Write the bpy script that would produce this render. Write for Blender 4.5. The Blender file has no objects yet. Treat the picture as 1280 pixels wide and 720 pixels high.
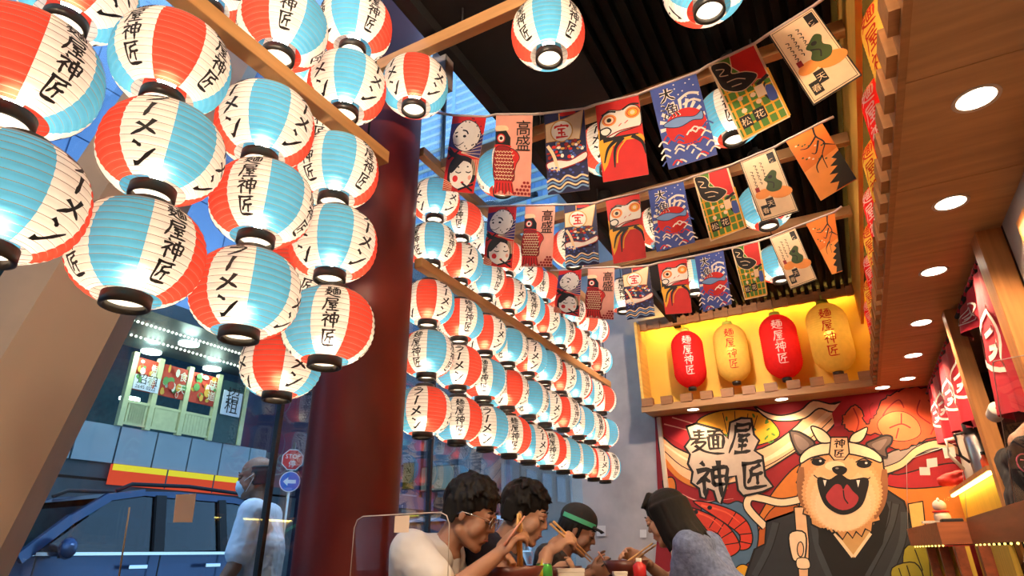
import bpy, bmesh, math, random
from mathutils import Vector, Matrix
import mathutils.geometry as mg
random.seed(7)
SC = bpy.context.scene
COL = SC.collection
# ------------------------------------------------------------------ camera
F_PX = 758.0
CAM = Vector((0, 0, 1.05))
def _d(px, py): return Vector((px - 640.0, -(py - 360.0), -F_PX))
_ry = _d(1082, 687).normalized()
_rx = -_d(-927, 715); _rx = (_rx - _ry * _rx.dot(_ry)).normalized()
_rz = _rx.cross(_ry)
RM = Matrix((_rx, _ry, _rz))                 # world = RM @ camera-space
cd = bpy.data.cameras.new('camera'); cam = bpy.data.objects.new('camera', cd); COL.objects.link(cam)
cam.matrix_world = Matrix.Translation(CAM) @ RM.to_4x4()
cd.sensor_width = 36.0; cd.lens = 36.0 * F_PX / 1280.0; cd.clip_end = 500; cd.clip_start = 0.02
SC.camera = cam
def ray(px, py): return RM @ _d(px, py)
def onX(px, py, X): r = ray(px, py); return CAM + r * (X / r.x)
def onY(px, py, Y): r = ray(px, py); return CAM + r * (Y / r.y)
def onZ(px, py, Z): r = ray(px, py); return CAM + r * ((Z - CAM.z) / r.z)
def dep(px, py, z): return RM @ (_d(px, py) / F_PX * z) + CAM
# ------------------------------------------------------------------ world, exposure
SC.view_settings.view_transform = 'Standard'; SC.view_settings.look = 'None'
SC.view_settings.gamma = 1.0; SC.view_settings.use_curve_mapping = False
SC.view_settings.exposure = 0.0
w = bpy.data.worlds.new('dusk_sky'); SC.world = w; w.use_nodes = True
wn = w.node_tree.nodes; wl = w.node_tree.links
bg = wn['Background']; bg.inputs[1].default_value = 2.6
tc = wn.new('ShaderNodeTexCoord'); sx = wn.new('ShaderNodeSeparateXYZ'); rp = wn.new('ShaderNodeValToRGB')
wl.new(tc.outputs['Generated'], sx.inputs[0]); wl.new(sx.outputs['Z'], rp.inputs[0]); wl.new(rp.outputs[0], bg.inputs[0])
rp.color_ramp.elements[0].color = (.36, .55, .76, 1); rp.color_ramp.elements[1].color = (.16, .36, .78, 1)
try:
    SC.cycles.use_light_tree = True; SC.cycles.sample_clamp_indirect = 4.0; SC.cycles.max_bounces = 8
    SC.cycles.caustics_refractive = False; SC.cycles.caustics_reflective = False
except Exception: pass
# ------------------------------------------------------------------ materials
def rgb(c): return (c[0], c[1], c[2], 1.0)
def hexc(h):
    h = h.lstrip('#'); v = [int(h[i:i+2], 16)/255 for i in (0, 2, 4)]
    return tuple(x/12.92 if x <= .04045 else ((x+.055)/1.055)**2.4 for x in v)
MATS = {}
def mat(name, c, rough=.6, metal=0, var=.12, scale=8, bump=0, spec=.4, stretch=(1,1,1)):
    """principled with a little procedural colour noise"""
    if name in MATS: return MATS[name]
    if isinstance(c, str): c = hexc(c)
    m = bpy.data.materials.new(name); m.use_nodes = True; nt = m.node_tree; b = nt.nodes['Principled BSDF']
    b.inputs['Roughness'].default_value = rough; b.inputs['Metallic'].default_value = metal
    b.inputs['Specular IOR Level'].default_value = spec
    b.inputs['Base Color'].default_value = rgb(c)
    if var or bump:
        t = nt.nodes.new('ShaderNodeTexCoord'); mp = nt.nodes.new('ShaderNodeMapping'); n = nt.nodes.new('ShaderNodeTexNoise')
        mp.inputs['Scale'].default_value = stretch
        n.inputs['Scale'].default_value = scale; n.inputs['Detail'].default_value = 4
        nt.links.new(t.outputs['Object'], mp.inputs[0]); nt.links.new(mp.outputs[0], n.inputs['Vector'])
        if var:
            r = nt.nodes.new('ShaderNodeValToRGB')
            r.color_ramp.elements[0].position = .3; r.color_ramp.elements[1].position = .7
            r.color_ramp.elements[0].color = rgb([x*(1-var) for x in c]); r.color_ramp.elements[1].color = rgb([min(1, x*(1+var)) for x in c])
            nt.links.new(n.outputs['Fac'], r.inputs[0]); nt.links.new(r.outputs[0], b.inputs['Base Color'])
        if bump:
            bp = nt.nodes.new('ShaderNodeBump'); bp.inputs['Strength'].default_value = bump; bp.inputs['Distance'].default_value = .01
            nt.links.new(n.outputs['Fac'], bp.inputs['Height']); nt.links.new(bp.outputs[0], b.inputs['Normal'])
    MATS[name] = m; return m
def emit(name, c, s):
    if name in MATS: return MATS[name]
    m = bpy.data.materials.new(name); m.use_nodes = True; nt = m.node_tree; nt.nodes.clear()
    e = nt.nodes.new('ShaderNodeEmission'); o = nt.nodes.new('ShaderNodeOutputMaterial')
    e.inputs[0].default_value = rgb(c); e.inputs[1].default_value = s; nt.links.new(e.outputs[0], o.inputs[0])
    MATS[name] = m; return m
def wood(name, c, stretch=(1, 12, 12), var=.22, rough=.45, scale=3):
    return mat(name, c, rough=rough, var=var, scale=scale, stretch=stretch, bump=.05)
def paper(name, c, trans=.62, fwd=.22, rough=.6):
    """lantern paper: light of the bulb inside comes through it"""
    if name in MATS: return MATS[name]
    if isinstance(c, str): c = hexc(c)
    m = bpy.data.materials.new(name); m.use_nodes = True; nt = m.node_tree; nt.nodes.clear(); L = nt.links
    o = nt.nodes.new('ShaderNodeOutputMaterial')
    d = nt.nodes.new('ShaderNodeBsdfDiffuse'); t = nt.nodes.new('ShaderNodeBsdfTranslucent'); r = nt.nodes.new('ShaderNodeBsdfRefraction')
    n = nt.nodes.new('ShaderNodeTexNoise'); tc = nt.nodes.new('ShaderNodeTexCoord'); n.inputs['Scale'].default_value = 28; n.inputs['Detail'].default_value = 5
    cr = nt.nodes.new('ShaderNodeValToRGB'); cr.color_ramp.elements[0].position = .25; cr.color_ramp.elements[1].position = .75
    cr.color_ramp.elements[0].color = rgb([x*.88 for x in c]); cr.color_ramp.elements[1].color = rgb(c)
    L.new(tc.outputs['Object'], n.inputs['Vector']); L.new(n.outputs['Fac'], cr.inputs[0])
    for s in (d, t, r): L.new(cr.outputs[0], s.inputs['Color'])
    r.inputs['Roughness'].default_value = rough; r.inputs['IOR'].default_value = 1.15
    a = nt.nodes.new('ShaderNodeMixShader'); b = nt.nodes.new('ShaderNodeMixShader')
    a.inputs[0].default_value = trans; L.new(d.outputs[0], a.inputs[1]); L.new(t.outputs[0], a.inputs[2])
    b.inputs[0].default_value = fwd; L.new(a.outputs[0], b.inputs[1]); L.new(r.outputs[0], b.inputs[2])
    L.new(b.outputs[0], o.inputs[0]); MATS[name] = m; return m
def glass(name, tint=(.93, .97, .98), refl=1.0, rough=0.0):
    if name in MATS: return MATS[name]
    m = bpy.data.materials.new(name); m.use_nodes = True; nt = m.node_tree; nt.nodes.clear(); L = nt.links
    o = nt.nodes.new('ShaderNodeOutputMaterial'); t = nt.nodes.new('ShaderNodeBsdfTransparent'); g = nt.nodes.new('ShaderNodeBsdfGlossy')
    fr = nt.nodes.new('ShaderNodeFresnel'); mx = nt.nodes.new('ShaderNodeMixShader'); mu = nt.nodes.new('ShaderNodeMath'); mu.operation = 'MULTIPLY'
    fr.inputs['IOR'].default_value = 1.45; mu.inputs[1].default_value = refl
    t.inputs[0].default_value = rgb(tint); g.inputs['Roughness'].default_value = rough; g.inputs[0].default_value = (1, 1, 1, 1)
    L.new(fr.outputs[0], mu.inputs[0]); L.new(mu.outputs[0], mx.inputs[0]); L.new(t.outputs[0], mx.inputs[1]); L.new(g.outputs[0], mx.inputs[2])
    L.new(mx.outputs[0], o.inputs[0]); MATS[name] = m; return m
# ------------------------------------------------------------------ object helpers
def link(name, me, parent=None, mats=()):
    if isinstance(mats, bpy.types.Material): mats = (mats,)
    for m in mats: me.materials.append(m)
    o = bpy.data.objects.new(name, me); COL.objects.link(o)
    if parent is not None: o.parent = parent
    return o
def tag(o, label=None, cat=None, group=None, kind=None):
    if label: o['label'] = label
    if cat: o['category'] = cat
    if group: o['group'] = group
    if kind: o['kind'] = kind
    return o
def thing(name, label, cat, loc=(0, 0, 0), rz=0, group=None):
    o = bpy.data.objects.new(name, None); COL.objects.link(o); o.empty_display_size = .05
    o.location = loc; o.rotation_euler = (0, 0, rz); return tag(o, label, cat, group)
def struct(o): o['kind'] = 'structure'; return o
def copy_tree(o, parent=None):
    c = o.copy(); COL.objects.link(c); c.parent = parent
    for ch in [k for k in KIDS.get(o.name, [])]:
        copy_tree(ch, c)
    return c
KIDS = {}
def index_kids(root):
    KIDS[root.name] = [k for k in root.children]
    for k in root.children: index_kids(k)
class MB:
    def __init__(s): s.b = bmesh.new(); s.mi = 0
    def _f(s, fs):
        for f in fs: f.material_index = s.mi
    def box(s, lo, hi):
        x0, y0, z0 = lo; x1, y1, z1 = hi
        v = [s.b.verts.new(p) for p in ((x0,y0,z0),(x1,y0,z0),(x1,y1,z0),(x0,y1,z0),(x0,y0,z1),(x1,y0,z1),(x1,y1,z1),(x0,y1,z1))]
        s._f([s.b.faces.new([v[i] for i in q]) for q in ((0,3,2,1),(4,5,6,7),(0,1,5,4),(1,2,6,5),(2,3,7,6),(3,0,4,7))]); return s
    def hexa(s, p):                       # 8 points bottom 4 / top 4
        v = [s.b.verts.new(q) for q in p]
        s._f([s.b.faces.new([v[i] for i in q]) for q in ((0,3,2,1),(4,5,6,7),(0,1,5,4),(1,2,6,5),(2,3,7,6),(3,0,4,7))]); return s
    def slab(s, quad, off):               # quad (4 pts) extruded by vector off
        off = Vector(off); return s.hexa([Vector(q) for q in quad] + [Vector(q)+off for q in quad])
    def bar(s, a, b, w, h, up=(0, 0, 1)):
        a = Vector(a); b = Vector(b); d = (b-a).normalized(); u = Vector(up); sd = d.cross(u).normalized()*w/2; uu = sd.cross(d).normalized()*h/2
        return s.hexa([a-sd-uu, a+sd-uu, b+sd-uu, b-sd-uu, a-sd+uu, a+sd+uu, b+sd+uu, b-sd+uu])
    def lathe(s, prof, n=24, cx=0, cy=0, close=False, matf=None):   # prof: (r,z)
        rings = []
        for r, z in prof: rings.append([s.b.verts.new((cx+r*math.cos(2*math.pi*k/n), cy+r*math.sin(2*math.pi*k/n), z)) for k in range(n)])
        m = len(rings); rng = range(m) if close else range(m-1)
        for i in rng:
            a = rings[i]; c = rings[(i+1) % m]
            for k in range(n):
                f = s.b.faces.new((a[k], a[(k+1) % n], c[(k+1) % n], c[k])); f.smooth = True
                f.material_index = matf(k, i) if matf else s.mi
        return s
    def tube(s, pts, r, n=8, caps=True, taper=None):
        pts = [Vector(p) for p in pts]; rings = []
        for i, p in enumerate(pts):
            d = (pts[min(i+1, len(pts)-1)] - pts[max(i-1, 0)]).normalized()
            u = d.cross(Vector((0, 0, 1))); u = u.normalized() if u.length > 1e-3 else Vector((1, 0, 0)); v = d.cross(u)
            rr = r if taper is None else r*taper[i]
            rings.append([s.b.verts.new(p + (u*math.cos(2*math.pi*k/n) + v*math.sin(2*math.pi*k/n))*rr) for k in range(n)])
        for i in range(len(rings)-1):
            for k in range(n):
                f = s.b.faces.new((rings[i][k], rings[i][(k+1) % n], rings[i+1][(k+1) % n], rings[i+1][k])); f.smooth = True; f.material_index = s.mi
        if caps:
            s._f([s.b.faces.new(list(reversed(rings[0]))), s.b.faces.new(rings[-1])])
        return s
    def ball(s, c, r, sub=2, sc=(1, 1, 1), rot=None):
        ret = bmesh.ops.create_icosphere(s.b, subdivisions=sub, radius=1.0)
        M = (rot.to_3x3() if rot else Matrix.Identity(3)) @ Matrix.Diagonal(Vector(sc))
        for v in ret['verts']: v.co = Vector(c) + (M @ v.co) * r
        for v in ret['verts']:
            for f in v.link_faces: f.smooth = True; f.material_index = s.mi
        return s
    def face(s, pts):
        f = s.b.faces.new([s.b.verts.new(p) for p in pts]); f.material_index = s.mi; return s
    def prism(s, pts, off):               # polygon extruded
        off = Vector(off); a = [s.b.verts.new(p) for p in pts]; b = [s.b.verts.new(Vector(p)+off) for p in pts]; n = len(a)
        s._f([s.b.faces.new(list(reversed(a))), s.b.faces.new(b)] + [s.b.faces.new((a[i], a[(i+1) % n], b[(i+1) % n], b[i])) for i in range(n)]); return s
    def build(s, name, mats, parent=None, bevel=0):
        if bevel: bmesh.ops.bevel(s.b, geom=s.b.edges[:], offset=bevel, segments=1, affect='EDGES', clamp_overlap=True)
        me = bpy.data.meshes.new(name); bmesh.ops.recalc_face_normals(s.b, faces=s.b.faces[:]); s.b.to_mesh(me); s.b.free()
        return link(name, me, parent, mats)
# ------------------------------------------------------------------ brush glyphs (100-unit grid, y up)
BR = {
 'ラ': [[(30,89),(50,88),(70,92)], [(14,64),(50,66),(84,70),(76,46),(56,22),(28,2)]],
 'ー': [[(58,96),(52,70),(47,40),(40,4)]],
 'メ': [[(74,96),(62,66),(42,34),(12,8)], [(26,70),(52,50),(84,22)]],
 'ン': [[(18,86),(32,78),(44,66)], [(10,10),(30,10),(56,28),(92,66)]],
 '屋': [[(22,90),(52,89),(82,92),(80,72)], [(24,72),(52,72),(80,74)], [(23,90),(21,50),(4,4)], [(34,58),(60,57),(88,60)], [(58,58),(40,42),(74,43)], [(68,50),(80,36)], [(40,26),(60,26),(78,28)], [(58,42),(57,8)], [(26,6),(56,6),(96,10)]],
 '神': [[(24,98),(34,86)], [(10,72),(44,76),(28,54),(6,36)], [(28,56),(27,30),(28,0)], [(32,50),(46,40)], [(54,78),(53,50),(55,28)], [(54,77),(94,80),(91,52),(90,30)], [(55,54),(90,56)], [(55,32),(90,33)], [(73,100),(72,50),(73,-4)]],
 '匠': [[(12,88),(50,87),(92,92)], [(22,87),(19,50),(20,12),(56,8),(98,10)], [(80,80),(62,72),(42,68)], [(44,68),(42,44),(28,24)], [(44,50),(66,50),(88,53)], [(66,50),(65,30),(65,16)]],
 '麺': [[(12,88),(46,90)], [(14,76),(44,77)], [(5,62),(52,65)], [(29,98),(29,62)], [(26,62),(4,38)], [(16,48),(46,50),(30,28),(6,10)], [(16,38),(40,16),(70,6),(98,6)], [(52,90),(98,93)], [(74,90),(70,76)], [(55,72),(56,22)], [(55,73),(95,75),(93,24)], [(68,73),(68,24)], [(81,73),(81,24)], [(68,57),(81,57)], [(68,41),(81,41)], [(56,24),(93,26)]],
 '宝': [[(50,98),(50,86)], [(10,72),(12,84),(90,84),(88,72)], [(22,64),(78,64)], [(26,38),(74,38)], [(10,8),(92,8)], [(50,64),(50,8)], [(66,28),(76,18)]],
 '大': [[(8,66),(50,66),(94,68)], [(52,98),(48,60),(34,26),(6,2)], [(50,62),(64,30),(96,4)]],
}
def catmull(p, n=5, closed=False):
    out = []; m = len(p); rng = range(m) if closed else range(m-1)
    for i in rng:
        if closed: a, b, c, d = p[(i-1) % m], p[i], p[(i+1) % m], p[(i+2) % m]
        else: a, b, c, d = p[max(i-1, 0)], p[i], p[i+1], p[min(i+2, m-1)]
        for k in range(n):
            t = k/n
            out.append(tuple(.5*((2*b[j]) + (-a[j]+c[j])*t + (2*a[j]-5*b[j]+4*c[j]-d[j])*t*t + (-a[j]+3*b[j]-3*c[j]+d[j])*t**3) for j in (0, 1)))
    if not closed: out.append(tuple(p[-1]))
    return out
def ribbon(pts, wd, prof=None, smooth=True, n=4):
    """2D polyline -> list of quads; wd full width; prof(t) scale"""
    q = catmull(pts, n) if smooth and len(pts) > 2 else [tuple(p) for p in pts]
    if len(pts) == 2:
        a, b = pts; q = [(a[0]+(b[0]-a[0])*t/3, a[1]+(b[1]-a[1])*t/3) for t in range(4)]
    m = len(q); L = []
    for i, p in enumerate(q):
        a = q[max(i-1, 0)]; b = q[min(i+1, m-1)]; dx, dy = b[0]-a[0], b[1]-a[1]; l = math.hypot(dx, dy) or 1
        ww = wd/2 * (prof(i/(m-1)) if prof else 1)
        L.append(((p[0]-dy/l*ww, p[1]+dx/l*ww), (p[0]+dy/l*ww, p[1]-dx/l*ww)))
    return [(L[i][0], L[i][1], L[i+1][1], L[i+1][0]) for i in range(m-1)]
def brushprof(t): return (.75 + .5*abs(1-2*t)**1.5) if t < .75 else max(.35, 1.05-1.6*(t-.75)*1.6)
def glyph(ch, wd=11):
    out = []
    for i, s in enumerate(BR[ch]): out += ribbon(s, wd*(1.0 if len(s) > 2 else .9), brushprof)
    return out
def text_polys(s, size=1.0):
    """polygons of a font string, 2D"""
    c = bpy.data.curves.new('tmp', 'FONT'); c.body = s; c.resolution_u = 2
    o = bpy.data.objects.new('tmp', c); me = o.to_mesh()
    ps = [[(me.vertices[i].co.x*size, me.vertices[i].co.y*size) for i in p.vertices] for p in me.polygons]
    o.to_mesh_clear(); bpy.data.objects.remove(o); bpy.data.curves.remove(c); return ps
# ------------------------------------------------------------------ flat print: layered polygons on a sheet
class Art:
    def __init__(s, mp, normal, eps=.0004):
        s.mp = mp; s.n = Vector(normal).normalized(); s.eps = eps; s.k = 0; s.b = bmesh.new(); s.mats = []; s.keep = False
    def _m(s, m):
        if m not in s.mats: s.mats.append(m)
        return s.mats.index(m)
    def poly(s, pts, m, new=True):
        if new: s.k += 1
        off = s.n*s.eps*s.k; mi = s._m(m)
        vs = [s.b.verts.new(s.mp(*p)+off) for p in pts]
        f = s.b.faces.new(vs); f.material_index = mi
        return s
    def shape(s, pts, m, line=None, lw=2, smooth=True, n=4):
        q = catmull(pts, n, True) if smooth else pts
        s.poly(q, m)
        if line: s.stroke(list(q)+[q[0], q[1]], line, lw, smooth=False)
        return s
    def stroke(s, pts, m, wd, smooth=True, prof=None, n=5):
        s.k += 1
        for q in ribbon(pts, wd, prof, smooth, n): s.poly(q, m, False)
        return s
    def ell(s, c, rx, ry, m, line=None, lw=2, n=20, rot=0):
        ca, sa = math.cos(rot), math.sin(rot)
        q = [(c[0]+rx*math.cos(2*math.pi*i/n)*ca - ry*math.sin(2*math.pi*i/n)*sa, c[1]+rx*math.cos(2*math.pi*i/n)*sa + ry*math.sin(2*math.pi*i/n)*ca) for i in range(n)]
        return s.shape(q, m, line, lw, smooth=False)
    def glyph(s, ch, x, y, w, h, m, wd=11, skx=0, sky=0):
        """box x,y = top left in (down-y) art units"""
        s.k += 1
        for q in glyph(ch, wd): s.poly([(x + a/100*w + skx*(1-b/100), y + h - b/100*h + sky*a/100) for a, b in q], m, False)
        return s
    def font(s, st, x, y, size, m, dirv=(1, 0)):
        s.k += 1
        for p in text_polys(st, size): s.poly([(x+a*dirv[0]+b*dirv[1], y+a*dirv[1]-b*dirv[0]) for a, b in p], m, False)
        return s
    def build(s, name, parent=None):
        me = bpy.data.meshes.new(name); s.b.to_mesh(me); s.b.free(); return link(name, me, parent, s.mats)
# ------------------------------------------------------------------ palette
SOF = wood('soffit_oak', (.50, .265, .11), stretch=(1, 9, 9), var=.18)
BEAM = wood('beam_pine', (.50, .26, .095), stretch=(1, 1, 10), var=.15)
BEAMX = wood('cross_beam_pine', (.50, .27, .11), stretch=(1, 8, 8), var=.15)
POST = wood('post_oak', (.50, .22, .07), stretch=(14, 14, 1), var=.2)
BLOCK = wood('block_oak', (.38, .17, .06), var=.2)
COUNT = wood('counter_walnut', (.22, .055, .022), stretch=(8, 1, 12), var=.3, rough=.35)
BLACK = mat('black_paint', (.008, .008, .009), rough=.7, var=.2)
BLK2 = mat('black_ceiling_panel', (.006, .006, .007), rough=.9, var=.2)
CONC = mat('grey_concrete', (.42, .375, .35), rough=.85, var=.22, scale=3, bump=.15)
YEL = wood('yellow_lit_panel', (.85, .52, .06), stretch=(1, 14, 1), var=.1, rough=.6)
ORG = wood('orange_panel', (.95, .52, .10), stretch=(1, 1, 14), var=.12, rough=.6)
RED = mat('pillar_red', (.13, .012, .008), rough=.42, var=.15, scale=2)
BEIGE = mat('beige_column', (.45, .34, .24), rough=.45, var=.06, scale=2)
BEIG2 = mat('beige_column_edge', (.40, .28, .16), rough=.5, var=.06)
DARKM = mat('dark_metal', (.02, .02, .022), rough=.4, metal=.6, var=0)
STEEL = mat('steel', (.55, .53, .5), rough=.28, metal=1, var=.05)
LINE = mat('ink_black', (.010, .009, .009), rough=.7, var=0)
FLOOR = mat('floor_tile', (.30, .22, .15), rough=.5, var=.2)
GX = -2.25
# ------------------------------------------------------------------ room lights (downlights in the soffit)
LAMP = emit('lamp_disc', (1, .86, .66), 14)
TRIM = mat('lamp_trim', (.75, .6, .45), rough=.4, var=0)
spot = bpy.data.lights.new('downlight_beam', 'SPOT'); spot.energy = 56; spot.color = (1, .66, .38); spot.spot_size = 2.3; spot.spot_blend = .6; spot.shadow_soft_size = .045
S_Z = 2.2
spot_low = spot.copy(); spot_low.energy = 30
dl = [(.525, y) for y in (1.80, 2.43, 3.10, 3.87, 4.57, 5.23)] + [(.367, 5.44), (-.365, 5.45), (-1.094, 5.46)] + [(.525, y) for y in (1.15, .5, -.15, -.8)]
dn = ['nearest to the camera', 'second from the camera', 'third from the camera', 'fourth from the camera', 'fifth from the camera', 'last before the mural', 'at the corner above the painted crab', 'above the painted dog', 'above the painted lettering at the far left']
d0 = thing('downlight', '', 'ceiling light', (0, 0, S_Z)); m = MB(); m.lathe([(.048, -.001), (.058, -.004), (.060, .0), (.050, .006)], 24); m.build('trim_ring', TRIM, d0)
m = MB(); m.lathe([(.0005, -.0005), (.048, -.0005)], 24); m.build('lamp_disc', LAMP, d0)
lo = bpy.data.objects.new('lamp_beam', spot); COL.objects.link(lo); lo.parent = d0; lo.location = (0, 0, -.012)
index_kids(d0)
for i, (x, y) in enumerate(dl):
    o = d0 if i == 0 else copy_tree(d0)
    o.location = (x, y, S_Z)
    if i in (6, 7, 8):
        for ch in o.children:
            if ch.type == 'LIGHT': ch.data = spot_low
    o['label'] = ('round recessed downlight glowing warm white in the wooden soffit, ' + dn[i]) if i < 6 else (('round recessed downlight under the back ledge, ' + dn[i]) if i < 9 else 'round recessed downlight in the soffit beside the camera, ' + ['ahead of it', 'level with it', 'just behind it', 'farthest behind it'][i-9])
    o['group'] = 'recessed downlights'
sp3 = bpy.data.lights.new('small_fill_beam', 'SPOT'); sp3.energy = 20; sp3.color = (1, .76, .55); sp3.spot_size = 2.4; sp3.spot_blend = .8; sp3.shadow_soft_size = .05
sp5 = sp3.copy(); sp5.energy = 140; sp5.color = (1, .80, .66)
# added, unseen ceiling spots that brighten the banners and grey wall
sp2 = bpy.data.lights.new('fill_beam', 'SPOT'); sp2.energy = 130; sp2.color = (1, .74, .5); sp2.spot_size = 2.2; sp2.spot_blend = .8; sp2.shadow_soft_size = .08
for i, (x, y, aim, en) in enumerate([(-.9, -.9, (-.2, 2.6, -.9), 1), (0.05, -.9, (-.2, 2.6, -.9), 1), (-.4, .1, (-.2, 2.6, -.9), 1), (-.98, 2.29, (0, .5, -.5), 0), (-.1, 2.29, (0, .5, -.5), 0), (-.98, 3.09, (0, .5, -.5), 0), (-.1, 3.09, (0, .5, -.5), 0), (-.62, 4.1, (-1.15, 1.5, -1.2), 2)]):
    t = thing('fill_spotlight', 'added fill spotlight on the black ceiling, ' + ['left one by the entrance', 'right one by the entrance', 'the one above the camera', 'left one behind the first banner string', 'right one behind the first banner string', 'left one behind the second banner string', 'right one behind the second banner string', 'the one aimed at the grey wall'][i], 'ceiling light', (x, y, 2.99 if en == 1 else 3.03), 0, 'added fill spotlights'); m = MB()
    m.lathe([(.001, .05), (.04, .05), (.045, -.03), (.04, -.03), (.035, .03), (.001, .03)], 16); m.build('lamp_housing', BLACK, t)
    l = bpy.data.objects.new('fill_beam', (sp3, sp2, sp5)[en]); COL.objects.link(l); l.parent = t; l.location = (0, 0, -.04)
    l.rotation_euler = Vector(aim).to_track_quat('-Z', 'Y').to_euler()
# ------------------------------------------------------------------ room shell
m = MB(); m.box((GX-.05, -2.2, -.06), (2.0, 5.75, 0)); struct(m.build('floor', FLOOR))
m = MB(); m.box((GX-.1, 5.62, 0), (2.0, 5.75, 6.2)); struct(m.build('wall_back', CONC))
m = MB(); m.box((GX, -2.2, 0), (2.0, -2.1, 6.2)); struct(m.build('wall_front', CONC))
m = MB(); m.box((.72, -2.1, 0), (.82, 2.72, S_Z)); struct(m.build('wall_right', CONC))
m = MB(); m.box((1.9, 2.72, 0), (2.0, 5.62, 2.5)); struct(m.build('wall_kitchen', mat('kitchen_dark', (.06, .045, .04), rough=.6)))
m = MB(); m.box((.82, 2.6, 0), (2.0, 2.72, 2.5)); struct(m.build('wall_kitchen_side', MATS['kitchen_dark']))
m = MB(); m.box((.74, 2.72, 2.24), (1.9, 5.62, 2.3)); struct(m.build('ceiling_kitchen', MATS['kitchen_dark']))
m = MB(); m.box((.76, 5.50, 0), (1.9, 5.58, 2.24)); struct(m.build('wall_kitchen_back', MATS['kitchen_dark']))
# black ceiling with slats
ceil = MB().box((-1.15, -2.1, 3.14), (2.0, 5.62, 3.22)); ceil.box((-1.19, -2.1, 3.02), (-1.13, 5.62, 3.5)); ceil.box((-1.13, -2.1, 3.08), (-.66, 4.75, 3.14))
ceil = struct(ceil.build('ceiling', BLK2)); SLAT = mat('black_slat', (.004, .0035, .0035), rough=.8, var=.2, spec=.1)
sl = MB().box((-.016, 1.0, 3.065), (.016, 5.5, 3.135)).build('slat', SLAT, ceil)
sl.location.x = .30
for k in range(1, 25):
    x = .30 - k*.0605
    if x > -.66: c = sl.copy(); COL.objects.link(c); c.location.x = x
    else:
        if k == 16: s2 = MB().box((-.016, 4.77, 3.065), (.016, 5.5, 3.135)).build('slat', SLAT, ceil); s2.location.x = x
        else: c = s2.copy(); COL.objects.link(c); c.location.x = x
# soffit, planked
sof = MB().box((.345, -2.1, 2.232), (.72, 5.6, 2.26)); sof = struct(sof.build('trim_1', SOF))
pl = MB().box((.345, 0, S_Z), (.72, .618, 2.23)).build('soffit_panel', SOF, sof); pl.location.y = -2.09
for k in range(1, 13):
    c = pl.copy(); COL.objects.link(c); c.location.y = -2.09 + k*.621
    if k == 12: c.scale.y = .3
MB().box((.325, -2.1, 2.19), (.345, 5.3, 2.275)).build('fascia', BLOCK, sof)
bk = MB().box((.30, -.045, 2.205), (.348, .045, 2.30)).build('wood_block', BLOCK, sof); bk.location.y = .9
for k in range(1, 28):
    c = bk.copy(); COL.objects.link(c); c.location.y = .9 + k*.163
# back ledge
led = MB().box((-1.5, 5.32, S_Z), (.345, 5.62, 2.235)); led = struct(led.build('trim_2', SOF))
MB().box((-1.51, 5.295, 2.19), (.345, 5.32, 2.25)).build('fascia', BEAMX, led)
bk = MB().box((-.05, 5.285, 2.24), (.05, 5.34, 2.31)).build('wood_block', BLOCK, led); bk.location.x = -1.45
for k in range(1, 11):
    c = bk.copy(); COL.objects.link(c); c.location.x = -1.45 + k*.172
# yellow recess panels
MB().box((-1.5, 5.60, 2.26), (.7, 5.62, 3.10)).build('yellow_back_panel', YEL, led)
MB().box((-1.515, 5.34, 2.235), (-1.49, 5.62, 3.06)).build('end_board', ORG, led)
MB().box((-1.5, 5.44, 3.0), (.36, 5.47, 3.10)).build('louvre_rail', BLOCK, led)
bk = MB().box((-.022, 5.40, 2.985), (.022, 5.44, 3.065)).build('rail_block', BLOCK, led); bk.location.x = -1.44
for k in range(1, 15):
    c = bk.copy(); COL.objects.link(c); c.location.x = -1.44 + k*.125
MB().box((.70, .2, 2.26), (.72, 5.60, 3.10)).build('yellow_side_panel', YEL, sof)
MB().box((.345, .2, 2.78), (.368, 5.60, 3.10)).build('upper_fascia', ORG, sof)
LEDY = emit('led_amber', (1, .62, .12), 70)
t = thing('led_strip', 'amber light strip hidden above the red and yellow back lanterns', 'light strip', (0, 0, 0)); MB().box((-1.45, 5.48, 3.075), (.34, 5.50, 3.09)).build('strip', LEDY, t)
t = thing('led_strip', 'amber light strip in the recess above the side lanterns', 'light strip', (0, 0, 0)); MB().box((.60, .6, 3.06), (.63, 5.4, 3.075)).build('strip', LEDY, t)
# ------------------------------------------------------------------ window wall on the left
fr = MB(); fr.box((GX-.04, -2.1, 0), (GX+.04, 5.62, .08)); fr.box((GX-.04, -2.1, 6.1), (GX+.04, 5.62, 6.2)); win = struct(fr.build('window_1', DARKM))
GL = glass('window_glass', (.88, .96, .98), .55)
my = onX(338, 600, GX).y
ys = [-2.1, .25, my, 3.15, 5.62]
for a, b in zip(ys[:-1], ys[1:]):
    MB().box((GX-.006, a+.008, .08), (GX+.006, b-.008, 6.1)).build('pane', GL, win)
for y in ys[1:-1]:
    MB().box((GX-.014, y-.010, .08), (GX+.014, y+.010, 6.1)).build('mullion', DARKM, win)
# beige leaning column
def cy(z): return .74 + .2*(z-1.70)
def section(z):
    y = cy(z); return [(-2.20, y-.01, z), (-2.03, y+.055, z), (-2.03, y+.29, z), (-2.20, y+.42, z)]
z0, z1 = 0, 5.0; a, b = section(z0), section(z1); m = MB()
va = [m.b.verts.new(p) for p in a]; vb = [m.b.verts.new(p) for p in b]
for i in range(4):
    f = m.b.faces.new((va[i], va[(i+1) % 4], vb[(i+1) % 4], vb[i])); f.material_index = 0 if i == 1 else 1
tag(m.build('leaning_column', (BEIGE, BEIG2)), 'broad beige column leaning to the right beside the glass wall', 'column')
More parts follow.
